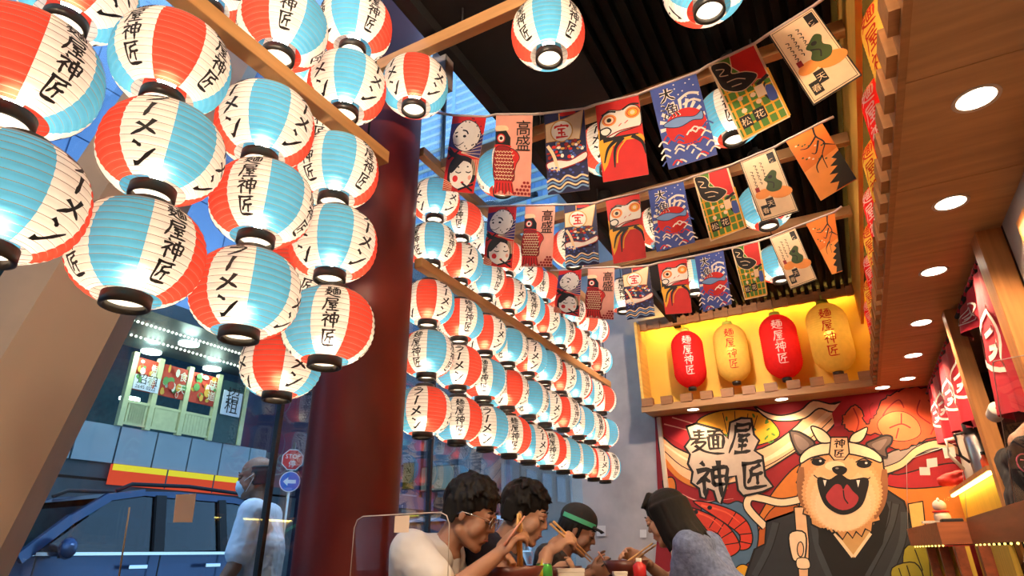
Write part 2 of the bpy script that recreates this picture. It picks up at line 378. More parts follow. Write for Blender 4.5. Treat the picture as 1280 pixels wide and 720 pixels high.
# red pillar
m = MB(); m.lathe([(.187, 0), (.187, 5.2)], 64, -1.716, 1.886)
t = thing('red_pillar', 'dark red round pillar between the near and far lanterns', 'column', (0, 0, 0)); m.build('shaft', RED, t)
m = MB(); m.lathe([(.20, 0), (.20, .12), (.188, .13)], 64, -1.716, 1.886); m.build('base_collar', DARKM, t)
# timber beams
def beam(lo, hi, label, mt=BEAM, rods=()):
    t = thing('timber_beam', label, 'beam', ((lo[0]+hi[0])/2, (lo[1]+hi[1])/2, lo[2])); 
    b = MB().box([lo[i]-t.location[i] for i in range(3)], [hi[i]-t.location[i] for i in range(3)]).build('timber', mt, t, bevel=.002)
    for (x, y) in rods:
        m = MB(); m.tube([(x, y, hi[2]), (x, y, 3.15)], .004, 6); r = m.build('hanging_rod', DARKM, t); r.location = -t.location
    return t
beam((-1.275, -.6, 2.335), (-1.225, 1.39, 2.385), 'near pine beam running over the large front lanterns to the red pillar', rods=((-1.25, 0.05), (-1.25, 1.3)))
beam((-1.625, 2.08, 2.30), (-1.58, 4.72, 2.35), 'lower pine beam crossing the middle of the far lantern wall', rods=((-1.6, 4.65),))
beam((-1.625, 2.05, 2.92), (-1.58, 4.75, 2.97), 'upper pine beam along the top of the far lantern wall', rods=((-1.6, 3.4),))
XB = [(1.5, 'cross beam nearest the camera, above the single round lanterns', -1.62), (2.22, 'second cross beam, behind the first banner string', -1.58), (3.02, 'third cross beam, behind the second banner string', -1.58), (3.83, 'fourth cross beam, behind the third banner string', -1.58)]
for y, lb, x0 in XB:
    beam((x0, y-.022, 2.925), (.34, y+.022, 2.985), lb, BEAMX, rods=((-1.0, y), (0, y)))
# bracket with cable at the pillar top
t = thing('track_box', 'small grey ceiling box with a cable beside the red pillar', 'electrical box', onZ(553, 92, 2.95)); MB().box((-.035, -.03, -.09), (.035, .03, .1)).build('housing', mat('grey_plastic', (.25, .24, .25), rough=.5, var=.05), t)
m = MB(); m.tube([(0, 0, -.09), (0, 0, -.16), (.01, .0, -.2)], .008, 6); m.build('cable', BLACK, t); 
m = MB(); m.tube([(-.01, 0, .1), (-.06, 0, .2), (-.12, .03, .12), (-.15, .03, .22)], .008, 6); m.build('cable', BLACK, t)
# ------------------------------------------------------------------ right side: posts, rail, counter
def post(x0, x1, y0, y1, z1, label):
    t = thing('wooden_post', label, 'post', ((x0+x1)/2, (y0+y1)/2, 0)); b = MB().box((x0, y0, 0), (x1, y1, z1)).build('shaft', POST, t, bevel=.003); b.location = -t.location; return t
post(.635, .72, 2.74, 2.86, S_Z, 'broad oak post nearest the camera at the kitchen opening')
post(.612, .68, 3.70, 3.79, S_Z, 'slim oak post behind the nearest red curtain')
t = thing('picture_frame', 'brown framed picture on the concrete wall at the right edge', 'picture', (.712, 2.2, 1.9)); 
MB().box((-.012, -.35, -.26), (.008, .30, .20)).build('frame', POST, t); MB().box((-.016, -.32, -.23), (-.012, .27, .17)).build('print', mat('picture_print', (.35, .2, .13), var=.5, scale=6), t)
# curtain rail
m = MB(); m.tube([(.66, 2.86, 2.15), (.66, 5.60, 2.15)], .010, 10); tag(m.build('curtain_rail', BLACK), 'thin black curtain rail under the soffit edge', 'curtain rail')
# ------------------------------------------------------------------ round paper lanterns
LT = dict(trans=.5, fwd=.12, rough=.95)
PR = paper('paper_red', (.95, .085, .05), **LT); PBL = paper('paper_blue', (.115, .50, .80), **LT); PW = paper('paper_white', (.93, .87, .78), **LT); PRB = paper('paper_rib', (.30, .20, .16), **LT)
INK = mat('lantern_ink', (.012, .010, .010), rough=.8, var=0)
RING = mat('lantern_ring', (.022, .018, .014), rough=.35, var=.1)
BULB = emit('bulb_glow', (1, .80, .58), 92)
def lr(z):        # silhouette radius at height z, units of full size .26 dia
    t = max(-1, min(1, z/.108)); return .046 + .084*(1-abs(t)**2.35)**.62
NR = 17
def lantern_shade():
    m = MB(); prof = []
    zf = lambda u: .104*math.sin((-1+2*u/NR)*math.pi/2*.93)/math.sin(math.pi/2*.93)
    for i in range(NR):
        z = zf(i); h = .0006
        prof += [(lr(z)+.0012, z-h), (lr(z)+.0012, z+h)]
        for f in (.3, .7): z = zf(i+f); prof.append((lr(z)-.0006, z))
    prof.append((lr(.104), .104))
    W = []
    for k in range(64):                  # red 50deg, white 40, blue 50, white 40, twice; red centred on 0
        a = (k+.5)*360/64 % 180
        W.append(0 if (a < 23 or a > 157) else (1 if 67 < a < 113 else 2))
    m.lathe(prof, 64, matf=lambda k, i: 3 if i % 4 == 0 else W[k]); return m
def lantern_text(kind):
    m = MB(); R = .130
    for a0 in (0,):
        if kind == 'ramen': chars = 'ラーメン'; cw, chh, top, wd = .064, .0455, .092, 15
        else: chars = '麺屋神匠'; cw, chh, top, wd = .047, .043, .086, 12
        for ci, ch in enumerate(chars):
            hh = chh
            for q in glyph(ch, wd):
                vs = []
                for (x, y) in q:
                    xx = (x-50)/100*cw; zz = top - ci*(hh*1.04) - hh*(1-y/100); zz = max(-.1, min(.1, zz))
                    a = math.radians(a0) + xx/(R*.97); r = lr(zz) + .0022
                    vs.append((r*math.cos(a), r*math.sin(a), zz))
                m.face(vs)
    return m
def make_lantern(kind):
    t = thing('paper_lantern', '', 'lantern')
    lantern_shade().build('paper_shade', (PR, PBL, PW, PRB), t)
    lt = lantern_text(kind).build('lettering', INK, t); lt['kind'] = 'stuff'
    for k in range(4):
        c = lt if k == 0 else lt.copy()
        if k: COL.objects.link(c); c.parent = t
        c.rotation_euler = (0, 0, math.radians(45+90*k))
    m = MB(); m.lathe([(.038, .098), (.046, .098), (.047, .122), (.043, .124), (.038, .122)], 32, close=True); m.build('top_ring', RING, t)
    m = MB(); m.lathe([(.040, -.098), (.0475, -.098), (.048, -.124), (.044, -.126), (.040, -.124)], 32, close=True); m.build('bottom_ring', RING, t)
    m = MB(); m.tube([(-.04, 0, .118), (0, 0, .122), (.04, 0, .118)], .0016, 5); m.tube([(0, 0, .12), (0, 0, .137)], .002, 5); m.build('wire_hanger', DARKM, t)
    m = MB(); m.tube([(0, 0, .12), (0, 0, .0)], .003, 6); m.tube([(0, 0, .0), (0, 0, -.03)], .011, 8); b = m.build('lamp_socket', RING, t)
    m = MB(); m.ball((0, 0, -.052), .022, 2); m.build('bulb', BULB, t)
    m = MB(); m.lathe([(.001, -.108), (.040, -.108)], 24); m.build('base_glow_disc', PW, t)  # added disc in the open base, catching bulb light so the opening glows
    index_kids(t); return t
LPROTO = {'ramen': make_lantern('ramen'), 'shop': make_lantern('shop')}; LUSED = set()
PH = {'R': 0, 'B': 90, 'Wb': 45, 'Wr': 135}
def place_lantern(p, kind, face, label, group, size=1.0, twist=0):
    """face = wedge turned to the camera: R, B, or white with blue/red on its right"""
    src = LPROTO[kind]
    if kind in LUSED: o = copy_tree(src)
    else: o = src; LUSED.add(kind)
    az = math.degrees(math.atan2(-p[1], -p[0]))       # direction from lantern to camera, seen from above
    ph = PH[face[:2].rstrip('+-')] if face[:2] in PH else PH[face[0]]
    if face.endswith('+'): ph += 20
    if face.endswith('-'): ph -= 20
    # going to the viewer's right = increasing local angle when looking along -az
    o.location = p; o.rotation_euler = (0, 0, math.radians(az - ph + twist)); o.scale = (size,)*3
    o['label'] = label; o['group'] = group; return o
K = {'r': 'ramen', 's': 'shop'}
ORD = ['first', 'second', 'third', 'fourth', 'fifth', 'sixth', 'seventh', 'eighth', 'ninth', 'tenth']
far_y = [2.184+.0, 2.44, 2.70, 2.955, 3.20, 3.455, 3.71, 3.97, 4.22, 4.47]
rows = [('bottom row', 1.640, [('r','Wr+'),('s','Wr'),('r','Wb'),('s','Wr-'),('r','B'),('s','Wr-'),('r','Wb'),('s','Wb'),('r','R'),('s','R')]),
        ('second row up', 1.897, [('s','Wb+'),('r','Wr'),('s','Wb'),('r','R-'),('s','Wb+'),('r','B'),('s','R'),('r','Wb'),('s','B'),('r','Wb')]),
        ('third row up', 2.150, [('r','R'),('s','R+'),('r','R'),('s','B-'),('r','R+'),('s','B-'),('r','R'),('s','B'),('r','B'),('s','Wr')]),
        ('fourth row up', 2.47, [('s','B'),('r','R+'),('s','B'),('r','R'),('s','R+'),('r','R'),('s','B'),('r','R-'),('s','B'),('r','R')]),
        ('top row', 2.722, [('r','B'),('s','Wr'),('r','Wb+'),('s','R-'),('r','B+'),('s','Wr'),('r','R'),('s','B'),('r','Wr'),('s','B')])]
cname = {'R': 'red panel', 'B': 'blue panel', 'W': 'white panel'}
for rn, z, cells in rows:
    for c, (k, fc) in enumerate(cells):
        rr = random.Random(c*7+int(z*100))
        p = Vector((-1.6 + rr.uniform(-.008, .008), far_y[c], z + rr.uniform(-.006, .006)))
        place_lantern(p, K[k], fc, f'round lantern, {cname[fc[0]]} forward, {ORD[c]} from the pillar, {rn} of the far wall', 'round lanterns of the far lantern wall', .955, twist=rr.uniform(-6, 6))
near = [
 ('s', 30, 92, -1.25, 'R+', 'large round lantern at the upper left edge, red panel left of vertical lettering'),
 ('r', 7, 247, -1.25, 'B', 'large round lantern cut by the left edge, mostly its blue panel showing'),
 ('r', 97, -12, -1.45, 'R', 'round lantern at the top left corner showing only its red lower side'),
 ('s', 215, 80, -1.25, 'R', 'large round lantern with red centre and two letterings, top of front stack'),
 ('r', 204, 191, -1.25, 'Wb+', 'large round lantern with broad brush lettering between red and blue, middle of the front stack'),
 ('s', 173, 317, -1.25, 'B+', 'large round lantern with blue centre, lowest of the front stack at the left'),
 ('s', 354, 36, -1.25, 'Wb', 'round lantern above the near beam with orange red panel and open base, top edge'),
 ('r', 332, 158, -1.25, 'B', 'round lantern with blue centre hanging right under the near beam, top of the second stack'),
 ('s', 328, 255, -1.25, 'Wb+', 'round lantern with upright lettering and blue right half, mid second stack'),
 ('r', 308, 367, -1.25, 'Wb+', 'round lantern with centred brush lettering between red and blue, bottom of the second stack'),
 ('s', 444, 34, -1.25, 'B+', 'round lantern at the top beside the pillar, blue panel left of lettering'),
 ('r', 434, 110, -1.25, 'B', 'round lantern with blue centre behind the near beam, beside the red pillar'),
 ('s', 421, 214, -1.25, 'B', 'round lantern with blue centre under the beam end, top of the third stack'),
 ('r', 417, 305, -1.25, 'B', 'round lantern with narrow blue centre, middle of the third stack by the pillar'),
 ('s', 411, 408, -1.25, 'Wr', 'round lantern with upright lettering and red right side, bottom of the third stack'),
 ('r', 352, 455, -1.60, 'R+', 'smaller round lantern lowest behind the second and third stacks'),
 ('s', 366, 345, -1.60, 'R+', 'round lantern half hidden between the second and third stacks'),
 ('r', 385, 250, -1.60, 'B', 'round lantern mostly hidden behind the top of the third stack'),
 ('s', 398, 168, -1.60, 'Wr', 'round lantern mostly hidden behind the near beam by the third stack'),
 ('s', 372, 85, -1.60, 'B', 'round lantern behind the gap between the two topmost near lanterns'),
 ('r', 268, -17, -1.60, 'B', 'round lantern cut by the top edge, only its blue underside showing'),
]
for k, px, py, X, fc, lb in near:
    place_lantern(onX(px, py, X), K[k], fc, lb, 'round lanterns of the near stacks')
BY = [1.5, 2.22, 2.97, 3.8]
hang = [
 ('r', 519, 108, 0, 'R', 'round lantern with a red centre hanging alone beside the top of the red pillar'),
 ('s', 685, 42, 0, 'B', 'round lantern with blue centre hanging against the black ceiling, top middle'),
 ('r', 880, -20, 0, 'Wr', 'round lantern at the top edge showing only its open base'),
 ('s', 628, 216, 1, 'Wr', 'round lantern behind the carp banner of the first string'),
 ('r', 760, 186, 1, 'Wb+', 'round lantern showing its red side between ship and daruma banners of the first string'),
 ('s', 913, 146, 1, 'Wr', 'round lantern with blue side showing behind the green window banner of the first string'),
 ('r', 716, 310, 2, 'Wb+', 'round lantern showing red between carp and ship banners of the second string'),
 ('s', 826, 284, 2, 'Wb+', 'round lantern peeking out right of the second string daruma banner'),
 ('r', 956, 258, 2, 'Wr', 'round lantern with blue side behind the gourd banner of the second string'),
 ('s', 778, 370, 3, 'Wr', 'round lantern with lettering between carp and ship banners of the third string'),
 ('r', 866, 347, 3, 'Wb+', 'round lantern glowing red beside the third string daruma banner'),
 ('s', 972, 330, 3, 'B+', 'round lantern left of the gourd banner of the third string'),
]
for k, px, py, b, fc, lb in hang:
    p = onY(px, py, BY[b]); 
    o = place_lantern(p, K[k], fc, lb, 'single round lanterns under the cross beams')
    m = MB(); m.tube([(0, 0, .13), (0, 0, 2.93-p.z)], .0025, 5); m.build('hanging_cord', BLACK, o)
# ------------------------------------------------------------------ long red and yellow lanterns
LR_ = paper('long_paper_red', (.85, .03, .03), trans=.35, fwd=.1); LY_ = paper('long_paper_yellow', (.95, .64, .13), trans=.35, fwd=.1)
INKW = mat('faded_pink_ink', (.95, .62, .55), rough=.7, var=0); INKR = mat('red_ink', (.60, .025, .01), rough=.7, var=0)
BULB2 = emit('long_bulb_glow', (1, .70, .32), 55); GRN = mat('yellow_green_cap', (.55, .55, .08), rough=.5, var=.1)
def jr(z):
    t = abs(z)/.26; return .035 + .125*(1 - max(0, (t-.45)/.55)**2.2)**.75 if t < 1 else .035
def make_long(c):
    t = thing('long_lantern', '', 'lantern'); m = MB(); prof = []; N = 90
    for i in range(N+1):
        z = -.26 + .52*i/N; prof.append((jr(z) + (.0015 if i % 3 == 0 else -.001), z))
    m.lathe(prof, 40); m.build('paper_shade', LR_ if c == 'r' else LY_, t)
    m = MB()
    for a0 in (0,):
        for ci, ch in enumerate('麺屋神匠'):
            for q in glyph(ch, 10):
                vs = []
                for x, y in q:
                    xx = (x-50)/100*.095; zz = .185 - ci*.092 - .085*(1-y/100); a = math.radians(a0)+xx/.16; r = jr(zz)+.0035
                    vs.append((r*math.cos(a), r*math.sin(a), zz))
                m.face(vs)
    lt = m.build('lettering', INKW if c == 'r' else INKR, t); lt['kind'] = 'stuff'
    m = MB(); m.lathe([(.001, .285), (.045, .285), (.05, .262), (.034, .255)], 20); m.tube([(0, 0, .28), (0, 0, .33)], .008, 6); m.build('top_cap', GRN, t)
    m = MB(); m.lathe([(.001, -.285), (.04, -.285), (.042, -.258), (.034, -.255)], 20); m.build('bottom_cap', RING, t)
    m = MB(); m.ball((0, 0, .02), .03, 2); m.build('bulb', BULB2, t)
    index_kids(t); return t
LL = {'r': make_long('r'), 'y': make_long('y')}; used = set()
def place_long(c, p, rz, lb, grp, size=1, tilt=0, zs=1):
    o = copy_tree(LL[c]) if c in used else LL[c]; used.add(c)
    o.location = p; o.rotation_euler = (0, math.radians(tilt), math.radians(rz)); o.scale = (size, size, size*zs); o['label'] = lb; o['group'] = grp
for c, px, py, lb, sc in [('r', 861, 451, 'long red paper lantern with faded vertical lettering, leftmost on the yellow back panel', .94), ('y', 915, 443, 'long yellow paper lantern with red lettering between the two red ones', .94), ('r', 976, 435, 'long red paper lantern between the two yellow ones on the back panel', 1.0), ('y', 1038, 424, 'long yellow paper lantern with red lettering, rightmost on the back panel', 1.06)]:
    p = onY(px, py, 5.42); q = CAM - p
    p.z += .015; place_long(c, p, math.degrees(math.atan2(q.y, q.x)), lb, 'long lanterns on the yellow back panel', sc*.93, zs=1.15)
for k in range(10):
    y = 1.15 + k*.44; c = 'yr'[k % 2]
    place_long(c, (.515, y, 2.60), 180+25, ('long yellow' if c == 'y' else 'long red') + f' lantern of the side row above the soffit, {ORD[k]} from the camera', 'long lanterns of the side row', 1.0)
# ------------------------------------------------------------------ printed colours (flat art)
def ink(name, h, rough=.65, var=.06): return mat('print_'+name, h, rough=rough, var=var, scale=20)
A = {k: ink(k, v) for k, v in dict(red='#c8201c', dred='#8c1418', crim='#a01a26', navy='#1d2048', blue='#3a4f9a', lblue='#6f93c4', cream='#e8c9a0', pink='#e09a86', white='#e6ddd0', black='#0c0a0a', yel='#e0a020', orange='#d87018', lor='#e89040', green='#4a7a24', dgreen='#33481a', gold='#c89048', grey='#8c8078', tan='#d09a5c', purple='#3a2f68', teal='#5a8a98').items()}
def quad_map(q, Y):
    P = [onY(x, y, Y) for x, y in q]          # TL TR BR BL on the banner's own upright sheet
    def f(u, v):
        v = v/2; a = P[0].lerp(P[1], u); b = P[3].lerp(P[2], u); return a.lerp(b, v)
    return f
def bn_mask(a):
    a.poly([(0,0),(1,0),(1,2),(0,2)], A['red'])
    a.shape([(0,.25),(.5,.15),(1,.5),(1,1.12),(.55,1.0),(0,.85)], A['purple'], smooth=False)
    for k in range(7): a.stroke([(.42,1.0),(1,.45+k*.11)], A['cream'], .014)
    a.shape([(.2,.3),(.45,.12),(.75,.2),(.92,.45),(.85,.75),(.6,.95),(.35,.92),(.15,.78),(.1,.55)], A['white'], A['black'], .02)
    for i in range(26):
        t = i*2.4; r = .30+.09*((i*7) % 3)/2; a.ell((.58+r*math.cos(t)*.95, .5+r*math.sin(t)*1.1), .022, .022, A['black'], n=6)
    a.shape([(.18,.42),(.45,.32),(.6,.5),(.58,.72),(.38,.86),(.2,.78),(.1,.6)], A['white'])
    a.stroke([(.38,.4),(.5,.42),(.56,.5)], A['black'], .04); a.stroke([(.16,.5),(.24,.46)], A['black'], .035)
    a.ell((.46,.56), .05, .035, A['black']); a.ell((.22,.58), .035, .03, A['black']); a.stroke([(.18,.78),(.3,.82),(.46,.72)], A['black'], .02)
    a.shape([(0,.95),(.2,1.0),(.5,1.1),(.3,1.15),(.1,1.1)], A['black'])
    a.stroke([(.05,.9),(.35,1.15)], A['black'], .05); a.stroke([(.35,.95),(.05,1.2)], A['black'], .05)
    a.shape([(.14,1.3),(.3,1.1),(.6,1.08),(.85,1.2),(.95,1.45),(.9,1.75),(.2,1.8),(.1,1.55)], A['black'])
    a.shape([(.2,1.45),(.4,1.22),(.75,1.25),(.88,1.5),(.82,1.78),(.55,1.93),(.3,1.86),(.18,1.68)], A['white'], A['black'], .012)
    a.shape([(.15,1.4),(.35,1.12),(.62,1.1),(.45,1.3),(.22,1.55)], A['black'])
    a.ell((.36,1.68), .085, .085, A['red']); a.ell((.8,1.62), .05, .06, A['pink'])
    a.stroke([(.34,1.5),(.44,1.53),(.52,1.5)], A['black'], .028); a.stroke([(.66,1.48),(.75,1.5),(.82,1.46)], A['black'], .028)
    a.ell((.42,1.38), .03, .02, A['black']); a.ell((.7,1.35), .03, .02, A['black']); a.ell((.6,1.76), .05, .03, A['red'])
    for k in range(6): a.stroke([(0,1.72+k*.05),(.3,1.82+k*.035)], A['cream'], .014)
    for k in range(5): a.stroke([(.8+k*.045,1.15),(.84+k*.04,1.55)], A['cream'], .014)
    a.stroke([(.5,1.95),(.95,1.78)], A['black'], .05); a.stroke([(.6,1.78),(.95,1.95)], A['black'], .05)
def bn_carp(a):
    a.poly([(0,0),(1,0),(1,2),(0,2)], A['pink'])
    a.shape([(.02,.3),(.3,.3),(.34,.42),(.02,.42)], A['cream'])
    a.shape([(0,.45),(.3,.42),(.42,.6),(.42,.85),(.0,.88)], A['black'], smooth=False)
    a.ell((.16,.62), .1, .1, A['white'], A['red'], .03); a.ell((.16,.62), .045, .045, A['black'])
    a.shape([(.02,.78),(.4,.8),(.4,.86),(.02,.86)], A['red'])
    a.shape([(0,.88),(.42,.86),(.52,1.1),(.55,1.4),(.5,1.68),(0,1.7)], A['dred'], A['black'], .016)
    a.shape([(.42,.88),(.6,.95),(.68,1.1),(.6,1.25),(.54,1.45),(.5,1.2)], A['red'], A['black'], .018)
    for r in range(9):
        for c in range(6):
            x = .03+c*.085+(r % 2)*.042; y = .94+r*.083
            if x < .5: a.stroke([(x-.035,y),(x,y+.04),(x+.035,y)], A['cream'], .02, n=2)
    a.shape([(.0,1.68),(.5,1.68),(.58,2.0),(.4,1.9),(.3,2.0),(.2,1.9),(0,2.0)], A['red'], smooth=False)
    for k in range(6): a.stroke([(.08+k*.08,1.72),(.04+k*.1,1.98)], A['black'], .02)
    for r in range(4):
        for c in range(5-r):
            a.ell((.97-c*.095-(r % 2)*.04, 1.95-r*.085), .042, .034, A['dred'], n=8)
    a.font('高', .56, .52, .42, A['black']); a.font('盛', .56, .9, .42, A['black'])
def bn_ship(a):
    a.poly([(0,0),(1,0),(1,2),(0,2)], A['navy'])
    a.shape([(.4,.05),(.6,.0),(.8,.06),(.6,.12),(.42,.12)], A['red']); a.stroke([(.38,.04),(.38,.3)], A['gold'], .03)
    a.shape([(.02,.3),(.5,.2),(.98,.02),(.92,.35),(.84,.75),(.45,.72),(.02,.75)], A['cream'], A['gold'], .02, smooth=False)
    a.ell((.42,.5), .27, .27, A['white'], A['gold'], .03); a.glyph('宝', .24, .32, .36, .36, A['red'], 16)
    pal = [A['red'], A['blue'], A['white'], A['gold'], A['lblue'], A['dred']]; rr = random.Random(3)
    for i in range(46):
        a.ell((.05+rr.random()*.9, .78+rr.random()*.42), .035+.03*rr.random(), .03+.025*rr.random(), pal[i % 6], A['black'], .008, n=7)
    a.shape([(.02,1.28),(.3,1.22),(.6,1.26),(.98,1.1),(.96,1.28),(.5,1.42),(.1,1.45)], A['white'], A['dred'], .03)
    a.stroke([(.06,.85),(.2,1.1),(.3,1.5)], A['cream'], .08)
    for i in range(34): a.ell((.04+rr.random()*.92, 1.38+rr.random()*.35), .035, .025, pal[(i*5+1) % 5], n=6)
    for k in range(4): a.stroke([(0,1.72+k*.08),(.15,1.66+k*.08),(.32,1.74+k*.08),(.5,1.62+k*.08),(.7,1.7+k*.08),(.85,1.64+k*.08),(1,1.7+k*.08)], A['cream'] if k % 2 == 0 else A['lblue'], .04)
def bn_daruma(a):
    a.poly([(0,0),(1,0),(1,2),(0,2)], A['red'])
    a.shape([(.0,.65),(.15,.95),(.3,1.2),(.15,1.6),(.05,1.75),(0,1.3)], A['yel'], smooth=False)
    a.shape([(.05,.7),(.25,1.0),(.12,1.25),(.02,1.35)], A['black'])
    a.shape([(.12,.4),(.3,.24),(.55,.3),(.8,.22),(.98,.35),(.98,.75),(.8,.82),(.5,.86),(.3,.95),(.1,.85),(.05,.6)], A['white'], A['black'], .025)
    for cx, cy in ((.28,.5),(.82,.42)):
        a.ell((cx,cy), .17, .15, A['lor']); a.ell((cx,cy), .13, .11, A['red']); a.ell((cx,cy), .11, .095, A['yel'] if cx > .5 else A['cream']); a.ell((cx,cy), .055, .055, A['black'] if cx < .5 else A['cream'])
    a.stroke([(.12,.34),(.3,.28),(.45,.32)], A['black'], .045); a.stroke([(.6,.3),(.8,.2),(.98,.24)], A['black'], .045)
    a.shape([(.06,.72),(.22,.68),(.3,.78),(.2,.88),(.08,.84)], A['white'], A['black'], .035); a.stroke([(.48,.7),(.55,.64)], A['red'], .02); a.stroke([(.62,.66),(.7,.6)], A['red'], .02)
    a.stroke([(.2,.92),(.5,.82),(.98,.8)], A['dred'], .03)
    a.shape([(.0,1.0),(.35,.98),(.6,1.0),(.95,1.0),(1,1.2),(.8,1.1),(.5,1.1),(.2,1.25),(.05,1.5)], A['yel'])
    for p in ([(.1,1.0),(.5,.98),(.9,.98)], [(.45,1.0),(.2,1.2),(.08,1.55)], [(.55,1.0),(.35,1.25),(.3,1.7)], [(.75,1.0),(.95,1.2),(1.0,1.5)]): a.stroke(p, A['black'], .09, prof=lambda t: 1.2-t*.9)
    a.stroke([(.62,1.06),(.42,1.3),(.36,1.6)], A['yel'], .03)
def bn_catch(a):
    a.poly([(0,0),(1,0),(1,2),(0,2)], A['blue']); 
    for k in range(11):
        t = -.6+k*.33; a.poly([(.5,1.1),(.5+.48*math.cos(t-2.6),1.1+.62*math.sin(t-2.6)),(.5+.48*math.cos(t-2.45),1.1+.62*math.sin(t-2.45))], A['white'])
    a.ell((.55,1.15), .42, .42, A['red']); 
    a.glyph('大', .14, .12, .34, .34, A['white'], 26); a.glyph('大', .14, .12, .34, .34, A['black'], 13)
    a.font('漁', .10, .84, .42, A['white']); a.font('漁', .12, .83, .38, A['black'])
    for i in range(14): a.ell((.5+.48*((i*37) % 10)/10, .1+.6*((i*53) % 11)/11), .018, .018, A['white'], n=6)
    a.stroke([(.55,.5),(.75,.42),(.95,.5)], A['white'], .06); a.stroke([(.6,.65),(.8,.6),(.95,.7)], A['white'], .05)
    a.shape([(.1,1.0),(.4,.9),(.75,1.0),(.92,.92),(.9,1.12),(.7,1.08),(.4,1.14)], A['lblue'], A['navy'], .02)
    rr = random.Random(5)
    for i in range(30):
        x, y = rr.random(), 1.25+rr.random()*.7; a.stroke([(x-.1,y+.04),(x,y-.05),(x+.1,y+.04)], [A['white'], A['blue'], A['red'], A['white']][i % 4], .035, n=3)
    a.font('宝', .45, 1.6, .3, A['red'])
def bn_window(a):
    a.poly([(0,0),(1,0),(1,2),(0,2)], A['cream']); a.poly([(.04,.03),(.96,.03),(.96,1.97),(.04,1.97)], A['green'])
    for k in range(6): a.stroke([(.1+k*.18,.7),(.1+k*.18,1.97)], A['yel'], .045); 
    for k in range(6): a.stroke([(.04,.85+k*.22),(.96,.85+k*.22)], A['yel'], .04)
    a.shape([(.45,.03),(.96,.03),(.96,.95),(.75,.85),(.6,.95),(.55,.6),(.4,.3)], A['red'], A['cream'], .02, smooth=False)
    a.shape([(.04,.06),(.3,.1),(.4,.3),(.36,.45),(.6,.55),(.78,.72),(.7,.85),(.4,.95),(.1,.75),(.04,.4)], A['black'], A['cream'], .02)
    for p in ([(.1,.2),(.25,.28),(.12,.38),(.28,.45)], [(.2,.6),(.4,.62),(.55,.72)], [(.25,.75),(.45,.78)]): a.stroke(p, A['cream'], .022)
    a.stroke([(.7,.98),(.96,.86)], A['black'], .08); a.stroke([(.85,1.0),(.75,1.2),(.8,1.4)], A['black'], .04)
    a.shape([(.82,1.1),(.95,1.15),(.95,1.45),(.8,1.45)], A['blue'])
    for i, (x, y) in enumerate(((.3,1.1),(.55,1.15),(.28,1.4),(.6,1.35))): a.ell((x,y), .06, .06, A['cream'], n=7)
    a.poly([(.12,1.5),(.34,1.5),(.34,1.78),(.12,1.78)], A['black']); a.poly([(.4,1.48),(.64,1.48),(.64,1.76),(.4,1.76)], A['black']); a.font('松', .13, 1.72, .2, A['cream']); a.font('花', .42, 1.7, .2, A['cream'])
    a.poly([(.62,1.0),(.8,1.0),(.8,1.28),(.62,1.28)], A['cream'])
def bn_gourd(a):
    a.poly([(0,0),(1,0),(1,2),(0,2)], A['black']); a.poly([(.025,.03),(.975,.03),(.975,1.97),(.025,1.97)], A['cream']); a.poly([(.05,.06),(.95,.06),(.95,1.94),(.05,1.94)], A['black']); a.poly([(.06,.075),(.94,.075),(.94,1.925),(.06,1.925)], A['cream'])
    rr = random.Random(9)
    for c, (x, y0, n) in enumerate(((.5,.28,5),(.34,.3,6),(.2,.45,5))):
        for k in range(n): a.stroke([(x-.04+rr.random()*.03,y0+k*.11),(x+.03,y0+.03+k*.11),(x-.02+rr.random()*.04,y0+.08+k*.11)], A['black'], .02)
    a.poly([(.73,.1),(.92,.1),(.92,.42),(.73,.42)], A['black']); a.font('いろ', .745, .27, .15, A['cream'], (0, 1))
    a.ell((.3,1.22), .22, .14, A['lor'], rot=-.1); a.ell((.74,1.32), .3, .17, A['lor'], rot=.15)
    a.shape([(.56,.72),(.72,.62),(.82,.72),(.76,.9),(.86,1.06),(.76,1.24),(.54,1.24),(.42,1.1),(.5,.95),(.44,.82)], A['dgreen'])
    a.stroke([(.5,.9),(.65,1.0),(.6,1.15)], A['black'], .03); a.ell((.62,.8), .06, .05, A['black'])
    a.poly([(.14,.98),(.25,.98),(.25,1.12),(.14,1.12)], A['dred'])
    for x, y, s in ((.3,1.38,'天'),(.12,1.55,'春')): a.poly([(x,y),(x+.2,y),(x+.2,y+.3),(x,y+.3)], A['black']); a.font(s, x+.01, y+.23, .18, A['cream'])
def bn_dusk(a):
    a.poly([(0,0),(1,0),(1,2),(0,2)], A['orange']); a.shape([(0,1.1),(1,.9),(1,1.6),(.4,2.0),(0,2.0)], A['lor'], smooth=False)
    for p in ([(.75,0),(.7,.3),(.8,.6),(.6,.9),(.55,1.3)], [(.7,.3),(.4,.5),(.2,.45)], [(.75,.6),(1,.8)], [(.6,.9),(.35,1.1),(.3,1.3)], [(.7,.45),(.5,.75),(.4,.7)]): a.stroke(p, A['black'], .045, prof=lambda t: 1.2-t*.8)
    for i in range(14): a.ell((.15+.7*((i*31) % 10)/10, .3+.9*((i*17) % 11)/11), .035, .025, A['dgreen'] if i % 3 else A['cream'], n=6)
    a.shape([(1,1.0),(.75,1.1),(.85,1.2),(.62,1.3),(.78,1.38),(.5,1.5),(.7,1.58),(.4,1.72),(.62,1.8),(.45,1.98),(1,1.98)], A['black'], smooth=False)
BN = [(bn_mask, 'mask and fan'), (bn_carp, 'red carp on salmon pink'), (bn_ship, 'treasure ship on navy'), (bn_daruma, 'red daruma face'), (bn_catch, 'blue and red fishing'), (bn_window, 'green lattice and red card'), (bn_gourd, 'cream gourd card'), (bn_dusk, 'orange dusk branches')]
